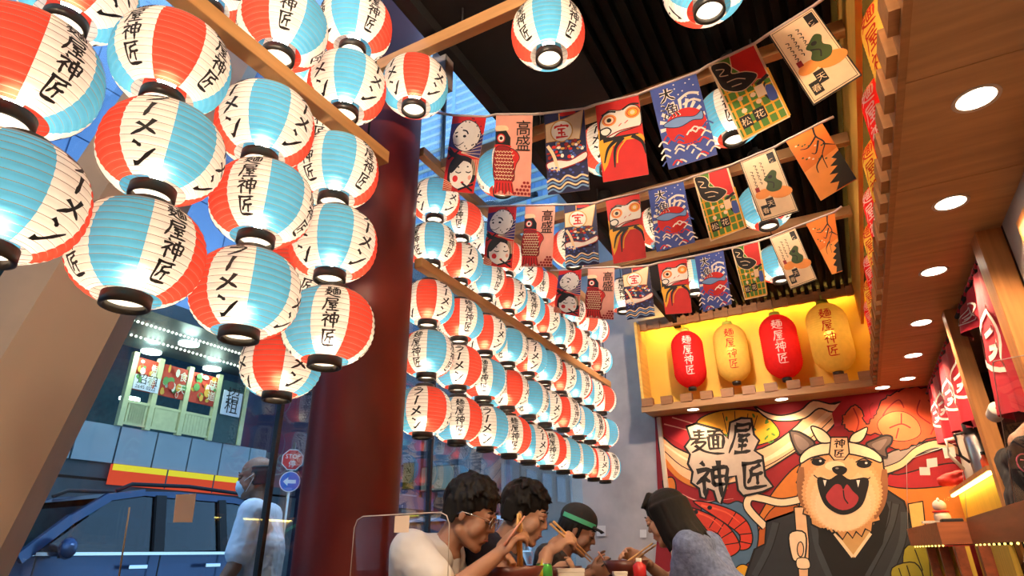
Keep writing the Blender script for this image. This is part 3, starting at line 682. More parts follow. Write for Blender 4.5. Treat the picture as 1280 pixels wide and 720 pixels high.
QS = [(1.88, 'first', [[(566,144),(608,146),(592,242),(553,238)], [(620,143),(666,143),(663,246),(618,243)], [(680,142),(730,136),(737,237),(685,244)], [(744,131),(798,118),(811,218),(754,228)], [(812,112),(870,91),(897,193),(836,212)], [(885,82),(944,54),(988,146),(928,177)], [(960,43),(1016,8),(1078,94),(1017,132)]], [(540,140),(560,143)], [(1040,-10)]),
      (2.60, 'second', [[(611,258),(646,257),(640,336),(604,331)], [(657,257),(694,256),(690,334),(652,333)], [(705,256),(745,254),(749,330),(707,334)], [(757,250),(799,241),(808,322),(767,330)], [(810,237),(854,226),(869,303),(821,315)], [(866,221),(910,208),(933,285),(888,302)], [(924,202),(968,184),(999,264),(952,278)], [(982,176),(1027,153),(1071,224),(1026,251)]], [(594,258)], [(1042,146)]),
      (3.40, 'third', [[(699,338),(727,336),(724,396),(692,390)], [(735,335),(768,334),(767,400),(733,397)], [(777,335),(811,332),(819,395),(784,400)], [(822,329),(858,322),(865,391),(832,393)], [(868,320),(904,312),(915,380),(879,390)], [(914,310),(949,301),(959,369),(931,375)], [(961,297),(994,284),(1022,349),(988,362)], [(1007,279),(1043,265),(1053,339),(1040,343)]], [(688,338)], [(1052,258)])]
CORD = mat('white_cord', (.55, .45, .42), rough=.7, var=.05); BACK = mat('banner_back', (.6, .45, .38), rough=.8, var=.05)
for Y, sn, qs, pre, suf in QS:
    pts = list(pre)
    for q in qs: pts += [q[0], q[1]]
    pts += suf; m = MB(); m.tube([onY(x, y, Y) for x, y in pts], .006, 6)
    tag(m.build('banner_string', CORD), f'white cord holding the {sn} row of small printed banners', 'banner string')
    for i, q in enumerate(qs):
        f = quad_map(q, Y); fn, d = BN[i]; t = thing('printed_banner', f'small cloth banner printed with {d}, on the {sn} banner string', 'banner', f(.5, 0), 0, f'printed banners on the {sn} string')
        org = Vector(t.location)
        g = lambda u, v, f=f, org=org: f(u, v) - org
        NS = 6; m = MB()
        for k in range(NS):
            for j in range(4):
                v0, v1 = 2*k/NS, 2*(k+1)/NS; u0, u1 = j/4, (j+1)/4; vs = [g(u0,v0),g(u1,v0),g(u1,v1),g(u0,v1)]; m.slab(vs, (0, .0012, 0))
        bmesh.ops.remove_doubles(m.b, verts=m.b.verts[:], dist=1e-5); m.build('cloth', BACK, t)
        a = Art(g, (0, -1, 0), .00004); a.k = 5; fn(a); pr = a.build('print', t); pr['kind'] = 'stuff'
# ------------------------------------------------------------------ mural on the back wall (traced flat art, 3 px per unit)
MY = 5.60
mg_ = MB(); mg_.box((-1.42, MY, .25), (.95, 5.62, 2.19)); mur = mg_.build('mural_board', A['dred'])
mural = thing('wall_mural', 'painted wall mural of a laughing dog in a dark robe with shrimp and lettering', 'mural', (0, MY, .25)); mur.parent = mural; mur.location = (0, -MY, -.25)
MO = Vector((0, MY, .25))
def M6(x, y): return onY(810+x/3, 480+y/3, MY) - MO
def M8(x, y): return M6((970-810)*3 + x*3/3.6, (520-480)*3 + y*3/3.6)
a = Art(M6, (0, -1, 0), .00006); K_ = A['black']
cr, cr2, org_, org2 = ink('ribbon', '#e3b184'), ink('ribbon_light', '#f0cfa6'), ink('orange_cloth', '#cc7428'), ink('deep_orange', '#b85a1c')
a.shape([(25,120),(400,70),(760,20),(1150,-20),(1150,820),(0,1000),(40,500)], A['dred'], smooth=False)
a.shape([(50,125),(180,110),(240,200),(150,240),(60,190)], A['crim'], smooth=False)
for p in ([(60,150),(200,190),(330,260)], [(90,125),(200,160),(300,210)], [(120,410),(200,440),(320,430)]): a.stroke(p, A['pink'], 5, prof=lambda t: 1-t*.8)
a.shape([(400,60),(760,15),(740,70),(640,110),(520,110),(430,110)], A['crim'], smooth=False)
a.shape([(180,150),(230,112),(320,95),(415,105),(475,150),(492,195),(430,225),(300,250),(210,220)], A['yel'], K_, 5)
for x in (300, 345, 395, 430): a.stroke([(x-20,100+abs(x-340)*.2),(320+(x-320)*.5,240)], K_, 3)
rr = random.Random(2)
for i in range(34):
    x, y = 210+rr.random()*260, 115+rr.random()*110; a.ell((x,y), 10, 4.5, A['green'], n=6, rot=rr.random()*3)
a.shape([(45,195),(100,235),(170,265),(260,275),(430,240),(540,170),(600,110),(640,88),(735,70),(700,150),(640,205),(560,250),(430,330),(300,375),(190,375),(110,335),(50,270)], cr, K_, 6)
a.stroke([(60,225),(160,290),(300,315),(440,285),(560,205),(690,100)], cr2, 16, prof=lambda t: .4+t*.8)
a.stroke([(60,250),(150,320),(300,345),(440,310),(600,210),(690,130)], K_, 3.5); a.stroke([(480,270),(600,190),(700,80)], cr2, 7)
a.stroke([(60,285),(120,350),(200,385),(300,385)], org_, 18)
a.shape([(395,80),(440,105),(500,118),(570,100),(620,62),(700,75),(785,38),(740,90),(690,105),(640,92),(590,128),(520,140),(450,130)], cr2, K_, 6)
a.shape([(55,365),(90,350),(105,380),(100,440),(75,430)], org_, K_, 5)
a.shape([(555,310),(480,390),(430,470),(410,520),(430,600),(600,560),(600,320)], org_, K_, 5)
a.shape([(440,500),(520,440),(600,500),(560,600),(400,640)], org2, K_, 4)
a.shape([(880,370),(1000,380),(1120,360),(1180,420),(1180,560),(960,520)], org_, K_, 6)
a.shape([(870,330),(940,340),(1060,310),(1160,300),(1160,370),(1000,392),(890,378)], A['crim'], K_, 5)
a.shape([(850,320),(900,260),(980,235),(1060,215),(1110,240),(1000,270),(960,300),(900,340)], A['grey'], K_, 6)
a.stroke([(885,325),(950,300),(1010,250),(1090,225),(1180,260)], cr, 24); a.stroke([(885,340),(955,315),(1015,265),(1090,242),(1170,272)], K_, 4); a.stroke([(885,312),(945,288),(1005,237),(1090,210),(1180,245)], K_, 4)
# crab, upper right
cb = ink('crab', '#cc4f28'); cb2 = ink('crab_light', '#dc6c3c')
a.shape([(760,20),(1150,-40),(1150,60),(1000,100),(700,160),(690,110)], A['crim'], smooth=False)
def jag(pts, n, amp, seed=1):
    rr = random.Random(seed); q = catmull(pts, n, True); return [(x+rr.uniform(-amp,amp), y+rr.uniform(-amp,amp)) for x, y in q]
a.shape(jag([(730,150),(740,110),(775,80),(800,100),(815,150),(850,120),(880,60),(940,25),(1000,10),(1080,30),(1130,80),(1110,180),(1030,215),(960,245),(900,230),(880,190),(780,185)], 6, 5), cb, K_, 5, smooth=False)
a.shape([(860,150),(900,110),(960,105),(1010,140),(1020,190),(960,215),(890,200)], cb2, K_, 3)
for p in ([(770,90),(790,140),(780,180)], [(905,165),(950,150),(985,165)], [(950,150),(950,110)], [(880,120),(900,90),(940,60),(960,90)], [(1020,60),(1010,110),(1060,150)], [(940,165),(930,205)], [(1050,60),(1090,110),(1060,190)], [(840,130),(830,90),(845,70)]): a.stroke(p, A['dred'], 5)
# loop ribbon + blue blob + shrimps
a.shape([(300,450),(340,440),(390,480),(415,560),(395,650),(340,690),(290,670),(240,560),(200,470),(250,440)], ink('blob_blue', '#4a6880'), K_, 5)
pl6 = [(575,432),(500,445),(430,430),(385,425),(372,455),(395,490),(440,535)]; a.stroke(pl6, K_, 34); a.stroke(pl6, cr2, 24)
sh, sh2 = ink('shrimp', '#d03a22'), ink('shrimp_light', '#e85c38')
def shrimp(pts, segs):
    a.shape(pts, sh, K_, 5)
    for s_ in segs: a.stroke(s_, K_, 4)
for k in range(5): a.stroke([(230,560+k*16),(285,590+k*12),(300,640)], sh, 6)
shrimp([(170,440),(250,450),(330,480),(375,520),(393,575),(380,615),(340,620),(345,570),(300,530),(240,490)], [[(330,482),(300,530)],[(368,512),(325,545)],[(390,560),(340,565)],[(388,600),(342,590)]])
shrimp([(125,455),(210,480),(285,520),(330,570),(345,620),(300,648),(265,610),(270,570),(220,540),(150,495)], [[(285,522),(262,560)],[(318,552),(272,580)],[(340,595),(275,605)],[(255,500),(230,540)]])
a.stroke([(150,470),(230,500),(280,540)], sh2, 9, prof=lambda t: 1-.7*t); a.stroke([(200,455),(290,480),(345,520)], sh2, 9, prof=lambda t: 1-.7*t)
a.ell((232,464), 9, 8, K_); a.ell((180,480), 9, 8, K_)
for p in ([(130,455),(170,500),(215,545)], [(190,540),(240,580),(260,640)], [(200,530),(250,560)]): a.stroke(p, sh, 7)
a.shape([(330,690),(370,680),(410,740),(300,760)], A['yel'], K_, 4)
# lettering plate
lg = [(145,160),(182,148),(270,172),(300,205),(308,145),(350,128),(388,130),(398,190),(418,212),(400,250),(430,270),(440,345),(470,385),(430,405),(358,420),(338,398),(330,345),(304,350),(292,390),(275,450),(258,440),(247,402),(226,392),(216,430),(198,424),(192,392),(162,370),(168,330),(150,300),(158,265),(138,235),(160,205)]
a.shape(lg, ink('plate', '#b5a493'), K_, 9, smooth=False)
LP = ink('plate_ink', '#17110d')
def gq(ch, TL, TR, BL, wd):
    a.k += 1
    for q in glyph(ch, wd): a.poly([(TL[0]+(TR[0]-TL[0])*x/100+(BL[0]-TL[0])*(1-y/100), TL[1]+(TR[1]-TL[1])*x/100+(BL[1]-TL[1])*(1-y/100)) for x, y in q], LP, False)
gq('麺', (152,170), (285,168), (158,268), 10); gq('屋', (312,142), (400,140), (300,265), 12); gq('神', (166,292), (300,285), (180,425), 13); gq('匠', (338,288), (440,275), (348,405), 13)
# robe
rb, rb2 = ink('robe', '#26292c'), ink('robe_fold', '#34393d')
a.shape([(445,515),(545,480),(600,470),(900,400),(960,440),(990,540),(1000,640),(1060,760),(1060,1000),(300,1000),(360,740),(400,620),(440,600)], rb, K_, 8, smooth=False)
for p in ([(480,520),(450,620),(400,720)], [(620,500),(640,620),(700,760)], [(930,450),(900,560),(820,720)], [(960,480),(950,600),(880,760)], [(900,440),(880,540),(800,690)]): a.stroke(p, rb2, 26); a.stroke([(x+14, y) for x, y in p], K_, 4)
a.shape([(640,500),(690,545),(770,655),(835,560),(890,430),(905,470),(880,600),(800,740),(700,740),(640,600)], K_, smooth=False)
a.shape([(685,530),(700,560),(770,655),(830,570),(850,520),(760,500)], ink('under_robe', '#c99a5e'), K_, 5, smooth=False)
a.stroke([(700,560),(768,648)], cr2, 12); a.stroke([(835,560),(772,648)], cr2, 12)
a.shape([(548,462),(592,462),(605,600),(600,800),(570,800),(560,620)], cr, K_, 5, smooth=False)
a.shape([(530,562),(590,560),(588,655),(560,665),(540,650)], cr2, K_, 6); a.ell((572,620), 12, 28, cr, K_, 4); a.shape([(560,655),(600,655),(606,690),(562,690)], cr2, K_, 4)
a.shape([(975,450),(1030,440),(1040,540),(990,552)], ink('pale_yellow', '#e0b060'), K_, 5, smooth=False)
gy = ink('olive_cloth', '#8f8420')
a.shape([(960,620),(1040,600),(1110,640),(1130,760),(980,760)], gy, K_, 5); a.shape([(915,690),(1000,670),(1030,740),(930,760)], gy, K_, 5)
for p in ([(940,690),(960,750)], [(970,680),(990,745)], [(1000,620),(1030,700)], [(1050,620),(1060,720)]): a.stroke(p, K_, 4)
# dog head (3.6 units per px crop)
a.mp = M8
fur, fur2, fur3, earc = ink('fur_tan', '#c98d55'), ink('fur_light', '#dfb07c'), ink('fur_brown', '#8c5a35'), ink('ear_grey', '#73625a')
ear_d = ink('ear_dark', '#55443c'); a.shape([(62,75),(80,68),(120,80),(175,125),(125,180),(88,150)], ear_d, K_, 9); a.shape([(80,85),(115,95),(150,130),(120,155),(95,135)], earc)
a.shape([(405,130),(445,105),(490,88),(522,95),(518,125),(495,150),(500,185),(465,175)], ear_d, K_, 9); a.shape([(430,130),(470,110),(500,105),(480,140),(460,155)], earc)
hd = [(110,180),(112,215),(96,255),(112,268),(92,300),(108,318),(98,355),(116,372),(104,405),(128,410),(122,440),(155,452),(160,488),(200,508),(232,505),(250,528),(268,518),(300,556),(322,520),(345,550),(360,520),(386,543),(402,508),(430,522),(436,480),(470,470),(462,436),(490,412),(478,382),(502,350),(488,310),(503,270),(485,235),(480,190),(440,150),(290,120),(150,150)]
a.shape(hd, fur, K_, 8, smooth=False)
for p in ([(115,230),(112,300),(125,380),(165,450)], [(488,240),(485,320),(470,400),(440,460)]): a.stroke(p, fur3, 34, prof=lambda t: .6+.6*math.sin(t*3.1))
def fringe(c, rx, ry, n, amp, m_):
    q = [];
    for i in range(n): t = 2*math.pi*i/n; k = 1+(amp if i % 2 else 0); q.append((c[0]+rx*k*math.cos(t), c[1]+ry*k*math.sin(t)))
    a.shape(q, m_, smooth=False)
fringe((298,345), 176, 172, 120, .05, ink('fur_a', '#d39a64')); fringe((300,352), 162, 160, 120, .05, fur2); fringe((302,380), 142, 134, 110, .06, ink('fur_b', '#e4bc8b')); fringe((302,400), 122, 114, 100, .06, ink('fur_cream', '#e9c79a'))
a.shape([(112,178),(160,138),(240,118),(330,118),(420,143),(472,182),(472,210),(420,192),(330,172),(240,172),(160,188),(112,214)], cr2, K_, 7)
a.shape([(158,48),(205,60),(240,90),(248,118),(205,122),(180,100)], cr2, K_, 7); a.shape([(412,52),(398,98),(372,120),(332,116),(342,86),(375,66)], cr2, K_, 7)
a.shape([(248,96),(322,96),(330,168),(305,200),(262,200),(240,172)], cr, K_, 7, smooth=False)
a.glyph('神', 258, 104, 54, 40, LP, 13); a.glyph('匠', 256, 150, 56, 38, LP, 13)
for cx, cy, rx, ry in ((190,208,30,17),(396,217,34,18)): a.ell((cx,cy), rx, ry, K_); a.ell((cx+10,cy-5), 6, 5, A['white']); a.stroke([(cx-rx-4,cy-8),(cx,cy-ry-6),(cx+rx+4,cy-6)], K_, 6)
a.ell((287,245), 82, 46, fur2); a.ell((265,225), 45, 22, ink('fur_high', '#eed3a6'))
mo = [(192,280),(240,290),(287,266),(332,290),(410,283),(404,350),(380,405),(330,437),(280,437),(225,400),(198,340)]
a.shape(mo, K_, K_, 8)
a.shape([(225,365),(240,335),(268,308),(292,312),(303,332),(320,308),(345,338),(372,368),(350,408),(300,424),(250,402)], ink('tongue', '#a23036'), n=3)
a.stroke([(303,334),(308,370),(325,395)], K_, 6); a.shape([(212,288),(228,290),(220,318)], A['white'], smooth=False); a.shape([(362,290),(378,288),(370,322)], A['white'], smooth=False)
a.shape([(252,236),(270,226),(300,226),(320,238),(314,256),(290,268),(262,256)], K_); a.stroke([(287,264),(286,275)], K_, 5); a.stroke([(170,266),(192,282),(230,288)], K_, 5); a.stroke([(345,288),(410,284),(424,276)], K_, 5); a.ell((275,236), 8, 4, A['grey'])
a.stroke([(255,512),(300,556),(320,522),(345,550),(362,520),(386,543),(400,512)], K_, 6, smooth=False)
p = a.build('painted_picture', mural); p['kind'] = 'stuff'
m = MB(); m.box((-1.455, 5.565, 0), (-1.42, 5.62, 2.19)); struct(m.build('trim_3', mat('mural_edge', (.62, .48, .34), rough=.5, var=.1)))
# ------------------------------------------------------------------ outside: street, cars, buildings
ASPH = mat('asphalt', (.05, .055, .06), rough=.6, var=.25, scale=4); PAVE = mat('pavement', (.16, .17, .18), rough=.8, var=.15)
m = MB(); m.box((-60, -40, -.12), (GX-.05, 130, -.04)); struct(m.build('ground', ASPH))
m = MB(); m.box((-4.6, -30, -.04), (GX-.06, 60, 0)); struct(m.build('sidewalk', PAVE))
m = MB(); m.box((-14.0, -30, -.04), (-11.2, 60, .02)); struct(m.build('sidewalk_far', PAVE))
CLAD = mat('grey_blue_cladding', (.27, .33, .38), rough=.45, var=.07, scale=1.5); WALLB = mat('blue_upper_cladding', (.20, .30, .50), rough=.35, var=.12, scale=.7)
DKB = mat('dark_shopfront', (.03, .045, .055), rough=.5, var=.3, scale=2); CRM = mat('cream_timber', (.62, .60, .32), rough=.6, var=.08)
TEAL = mat('teal_interior', (.05, .13, .15), rough=.6, var=.2)
def OX(px, py, X=-14.0): return onX(px, py, X)
bl = thing('street_building', 'shop building across the street with grey panels, an upper balcony and a bulb-lit canopy', 'building', (-14, 8, 0)); BO = Vector(bl.location)
def bp(name, mt, m, par=None):
    o = m.build(name, mt, par or bl); 
    if par is None: o.location = -BO
    return o
zt, zb = OX(230, 546).z, OX(230, 590).z
bp('ground_storey', DKB, MB().box((-15, -6, 0), (-14.05, 13.2, zb-.36)))
bp('rear_wall', TEAL, MB().box((-17.2, -6, zb), (-17, 13.2, 9)))
bp('storey_slab', DKB, MB().box((-17, -6, zb-.3), (-14.1, 13.2, zt-.02)))
jy = [OX(p, 565).y for p in (100, 144, 193, 242, 286)]; dy = jy[2]-jy[1]
pan = MB().box((-.05, .02, zb+.015), (.0, dy-.02, zt)).build('grey_panel', CLAD, bl)
for k in range(-6, 5):
    o = pan if k == -6 else pan.copy()
    if k != -6: COL.objects.link(o)
    o.location = Vector((-14, jy[1]+k*dy, 0)) - BO
    if k == 4: o.scale.y = .62
SY = emit('sign_yellow', (.95, .75, .05), 1.0); SRD = emit('sign_red', (.9, .09, .04), .9)
y0, y1 = jy[1], OX(309, 600).y+.2
sg = bp('shop_sign', SRD, MB().box((-14.05, y0, zb-.42), (-13.95, y1, zb))); MB().box((-13.95, y0, zb-.13), (-13.93, y1, zb)).build('yellow_band', SY, sg)
for k in (1, 2): MB().box((-13.93, y0+k*(y1-y0)/3-.015, zb-.42), (-13.92, y0+k*(y1-y0)/3+.015, zb)).build('joint', DKB, sg)
# balcony
pxs = [155, 190, 230, 269, 305]; tops = [450, 449, 461, 470, 478]
py_ = [OX(p, 500).y for p in pxs]; zh = OX(230, 462).z
for y in py_:
    bp('balcony_post', CRM, MB().box((-14.05, y-.06, zt), (-13.92, y+.06, zh+.1)))
zr = OX(200, 508).z
for a_, b_ in zip(py_[:3], py_[1:4]):
    r_ = bp('railing', CRM, MB().box((-14.0, a_+.06, zr-.06), (-13.95, b_-.06, zr)).box((-14.0, a_+.06, zt+.05), (-13.95, b_-.06, zt+.1)))
    n = 8; m = MB()
    for k in range(n): yy = a_+.1+(b_-a_-.2)*k/n; m.box((-13.99, yy, zt+.1), (-13.96, yy+.075, zr-.06))
    q = m.build('picket', CRM, r_); q['kind'] = 'stuff'
FOOD = [ink('food_red', '#c0402c'), ink('food_gold', '#d8a040'), ink('food_green', '#5c8a4a'), ink('food_white', '#e4dcc4')]
rr = random.Random(11)
for i, (a_, b_) in enumerate(zip(py_[:3], py_[1:4])):
    z1_ = zh; z0_ = zh-.75; w_ = b_-a_-.14
    o = bp('food_poster', FOOD[0], MB().box((-13.98, a_+.07, z0_), (-13.95, b_-.07, z1_)))
    m = MB()
    pr = Art(lambda u, v, a_=a_, w_=w_, z1_=z1_: Vector((-13.949, a_+.07+u*w_, z1_-v*.75)), (1, 0, 0), .003)
    for k in range(22): pr.ell((.08+.84*rr.random(), .1+.8*rr.random()), .05+.09*rr.random(), .05+.1*rr.random(), FOOD[(k*3+i) % 4], n=8)
    pr.font('海食味'[i], .62, .42, .34, FOOD[3]); pr.font('鮮天道'[i], .62, .82, .34, FOOD[3])
    q = pr.build('print', o); q['kind'] = 'stuff'
bp('door_panel', mat('dark_green_door', (.03, .07, .07), rough=.5), MB().box((-14.0, py_[3]+.06, zt), (-13.96, py_[4]-.06, zh)))
PAP = mat('notice_paper', (.72, .70, .78), rough=.7, var=.04)
def notice(px0, py0, px1, py1, lines, vert=False):
    p0, p1 = OX(px0, py0, -13.9), OX(px1, py1, -13.9)
    o = bp('rent_notice', PAP, MB().box((-13.93, p0.y, p1.z), (-13.905, p1.y, p0.z))); W_ = p1.y-p0.y; H_ = p0.z-p1.z
    pr = Art(lambda u, v: Vector((-13.903, p0.y+u*W_, p0.z-v*H_)), (1, 0, 0), .002)
    for st, u, v, s_ in lines:
        pr.k += 1
        for p in text_polys(st, s_): pr.poly([(u+x, v-y*W_/H_) for x, y in p], LINE, False)
    q = pr.build('lettering', o); q['kind'] = 'stuff'
notice(170, 467, 197, 492, [('招租', .07, .52, .43), ('2645 0222', .07, .9, .19)])
notice(281, 487, 299, 522, [('招', .12, .42, .75), ('租', .12, .86, .75)])
# canopy with bulbs
cz = OX(245, 430, -12.5).z
bp('canopy', DKB, MB().box((-14.1, -6, cz+.05), (-11.6, 13.2, cz+.35)))
BLB = emit('canopy_bulb', (1, .93, .75), 3.2)
for X, (pa, pb) in ((-13.2, ((183, 419), (307, 456))), (-12.3, ((189, 408), (307, 445)))):
    A_, B_ = onX(*pa, X), onX(*pb, X); cz_ = cz+.02
    b0 = None
    for k in range(-6, 30):
        p = A_.lerp(B_, k/25); p.z = cz_
        if b0 is None: b0 = MB().ball((0, 0, 0), .032, 1).build('bulb', BLB, bl); o = b0
        else: o = b0.copy(); COL.objects.link(o)
        o.location = p - BO
LD = emit('canopy_lamp', (.85, 1, .85), 9)
for px, py in ((189, 440), (236, 430), (265, 461), (162, 499)):
    r = ray(px, py); z_ = cz+.03 if py < 480 else OX(162, 499).z; t_ = (z_-CAM.z)/r.z if py < 480 else 14.6/-r.x
    p = CAM + r*t_; m = MB(); m.lathe([(.001, -.02), (.22, -.02), (.22, .03)], 16); o = m.build('canopy_lamp', LD, bl); o.location = p - BO
bp('upper_wall', WALLB, MB().box((-14.2, -12, cz+.4), (-14.05, 13.2, 26)))
cp = MB().box((-.02, .02, .02), (.06, 1.38, 1.58)).build('cladding_panel', WALLB, bl); first = True
for i in range(12):
    for j in range(10):
        y_ = -6+i*1.4; z_ = cz+1.2+j*1.6
        if (i*3+j*5) % 11 == 0: continue
        o = cp if first else cp.copy()
        if not first: COL.objects.link(o)
        first = False; o.location = Vector((-14.05, y_, z_)) - BO
# neighbour buildings further along the street
WNG = mat('far_window', (.05, .09, .13), rough=.15, var=.2); WNL = emit('lit_window', (1, .8, .5), .9)
def row_building(y0, y1, h, c, lb, lit=3):
    mt = mat('facade_'+str(int(y0)), c, rough=.7, var=.2, scale=.5); b = thing('street_building', lb, 'building', (-14, (y0+y1)/2, 0)); o_ = Vector(b.location)
    MB().box((-20-o_.x, y0-o_.y, 0), (-14-o_.x, y1-o_.y, h)).build('wall', mt, b)
    k = 0; f0 = MB().box((0, 0, 0), (.06, 1.1, 1.3)).build('window', WNG, b); fl = None; f0.location = (0, y0+.5-o_.y, 3.6)
    z_ = 3.6
    while z_ < min(h-1.5, 16):
        y_ = y0+.5
        while y_ < y1-1.2:
            k += 1
            o = f0 if k == 1 else f0.copy()
            if k > 1: COL.objects.link(o)
            o.location = (0, y_-o_.y, z_); y_ += 1.8
        z_ += 2.9
    s_ = MB().box((0, .3+y0-o_.y, .1), (.05, y1-.3-o_.y, 2.4)).build('shop_window', WNL if lit else WNG, b)
    s2 = MB().box((0, .2+y0-o_.y, 2.5), (.8, y1-.2-o_.y, 2.9)).build('shop_awning', mt, b); return b
row_building(13.4, 19, 11, (.10, .09, .17), 'dim purple-grey building right of the shop with the balcony', 0)
row_building(19.2, 27, 14, (.07, .075, .09), 'dark building seen behind the heads of the diners', 0)
row_building(27.2, 40, 12, (.10, .09, .08), 'farther dim brownish building behind the far lantern wall', 0)
row_building(40.2, 62, 20, (.10, .13, .20), 'distant blue-grey building at the end of the street', 0)
def signboard(px, py, Y, w_, h_, c, lb, s=.8):
    p = onX(px, py, -13.25); t = thing('hanging_sign', lb, 'sign', p)
    MB().box((-w_/2, -.06, -h_/2), (w_/2, .06, h_/2)).build('sign_box', DKB, t); MB().box((-w_/2+.04, -.07, -h_/2+.04), (w_/2-.04, -.06, h_/2-.04)).build('sign_face', emit('sgn'+str(px), c, s), t)
    MB().box((-.75, -.02, h_/2-.12), (-w_/2+.02, .02, h_/2-.06)).build('bracket', DARKM, t)
signboard(672, 652, 18, 1.1, .75, (.30, .12, .34), 'purple signboard behind the second diner', .5)
signboard(515, 645, 17, 1.0, .12, (.6, .65, .05), 'narrow yellow light sign left of the first diner', .9)
signboard(520, 672, 17, 1.0, .22, (.75, .5, .08), 'yellow light strip low behind the first diner', .9)
signboard(512, 595, 15, .5, .9, (.28, .22, .04), 'dim yellow upright sign above the first diner', .35)
signboard(548, 598, 22, 1.5, .9, (.45, .5, .48), 'pale grey box sign above the diners', .35)
for i, (px, py) in enumerate(((506, 630), (560, 612), (590, 600))):
    p = onX(px, py, -13.7); t = thing('air_conditioner', ['white', 'grey', 'small grey'][i] + ' air conditioner box on the far facade, ' + ['left of the first diner', 'above the first diner', 'between the first two diners'][i], 'air conditioner', p, math.pi/2)
    MB().box((-.4, -.2, -.3), (.4, .2, .3)).build('casing', CLAD, t); m = MB(); m.lathe([(.02, -.21), (.2, -.21), (.22, -.2)], 16); o = m.build('fan_grille', DKB, t); o.rotation_euler = (math.pi/2, 0, 0)
# road signs
pole_p = onX(360, 620, -13.0)
t = thing('road_sign', 'red octagonal STOP sign above a blue arrow sign on a pole', 'road sign', (pole_p.x, pole_p.y, 0)); 
m = MB(); m.tube([(0, 0, 0), (0, 0, 3.9)], .04, 8); m.build('pole', STEEL, t)
face_dir = (CAM - pole_p); fa = math.atan2(face_dir.y, face_dir.x)
hold = thing('sign_head', '', '')if 0 else None
c1, c2 = onX(359, 574, -13.0), onX(359, 602, -13.0)
def disc(name, mt, r, n, z, th, off, rot=0, par=t, mat_=None):
    m = MB(); pts = []
    ex = Vector((-math.sin(fa), math.cos(fa), 0)); nx = Vector((math.cos(fa), math.sin(fa), 0)); ez = Vector((0, 0, 1))
    for k in range(n): a_ = rot + 2*math.pi*k/n; pts.append(ex*(r*math.cos(a_)) + ez*(z + r*math.sin(a_)) + nx*off)
    m.prism(pts, nx*th); return m.build(name, mt, par)
RS = .29
so = disc('stop_plate', mat('sign_white', (.8, .8, .8), rough=.4, var=0), RS, 8, c1.z, .02, .05, math.pi/8); disc('red_face', mat('stop_red', (.65, .03, .03), rough=.4, var=0), RS*.92, 8, c1.z, .004, .071, math.pi/8, so)
ex = Vector((-math.sin(fa), math.cos(fa), 0)); nx = Vector((math.cos(fa), math.sin(fa), 0))
ar = Art(lambda u, v: ex*u + Vector((0, 0, c1.z+v)) + nx*.077, nx, .001); 
for p in text_polys('STOP', .16): ar.poly([(x-.19, y+.03) for x, y in p], MATS['sign_white'], False)
for p in text_polys('停', .19): ar.poly([(x-.095, y-.18) for x, y in p], MATS['sign_white'], False)
q = ar.build('lettering', so); q['kind'] = 'stuff'
bo = disc('round_plate', MATS['sign_white'], .26, 24, c2.z, .02, .05); disc('blue_face', mat('sign_blue', (.02, .16, .55), rough=.4, var=0), .24, 24, c2.z, .004, .071, 0, bo)
ar = Art(lambda u, v: ex*u + Vector((0, 0, c2.z+v)) + nx*.077, nx, .001); ar.poly([(-.17,0),(-.05,.11),(-.05,.045),(.15,.045),(.15,-.045),(-.05,-.045),(-.05,-.11)], MATS['sign_white']); ar.build('arrow', bo)
# tower and far building
tw = thing('glass_tower', 'tall blue glass tower seen through the skylight beside the pillar', 'building', (-75, 125, 0))
TB = mat('tower_blue', (.16, .34, .62), rough=.25, var=.2, scale=.08); TS = mat('tower_band', (.50, .52, .42), rough=.6, var=.1, scale=.1); TW = mat('tower_glass', (.10, .24, .50), rough=.12, var=.3, scale=.3)
MB().box((-45, -15, 0), (45, 15, 190)).build('tower_wall', TB, tw)
f0 = MB().box((-45.4, -15.5, 0), (45.4, -15, .8)).build('floor_band', TS, tw); f0.location.z = 60
for k in range(1, 48):
    o = f0.copy(); COL.objects.link(o); o.location.z = 60 + k*2.7
m = MB()
for k in range(46):
    for j in range(47):
        if (k*7+j*13) % 5: m.box((-44.6+k*1.95, -15.25, 60.95+j*2.7), (-43.0+k*1.95, -15.0, 62.5+j*2.7))
q = m.build('window_glass', TW, tw); q['kind'] = 'stuff'
for xx in (-44, -22, 0, 22, 44): MB().box((xx-.5, -15.8, 0), (xx+.5, -15, 190)).build('pier', TB, tw)
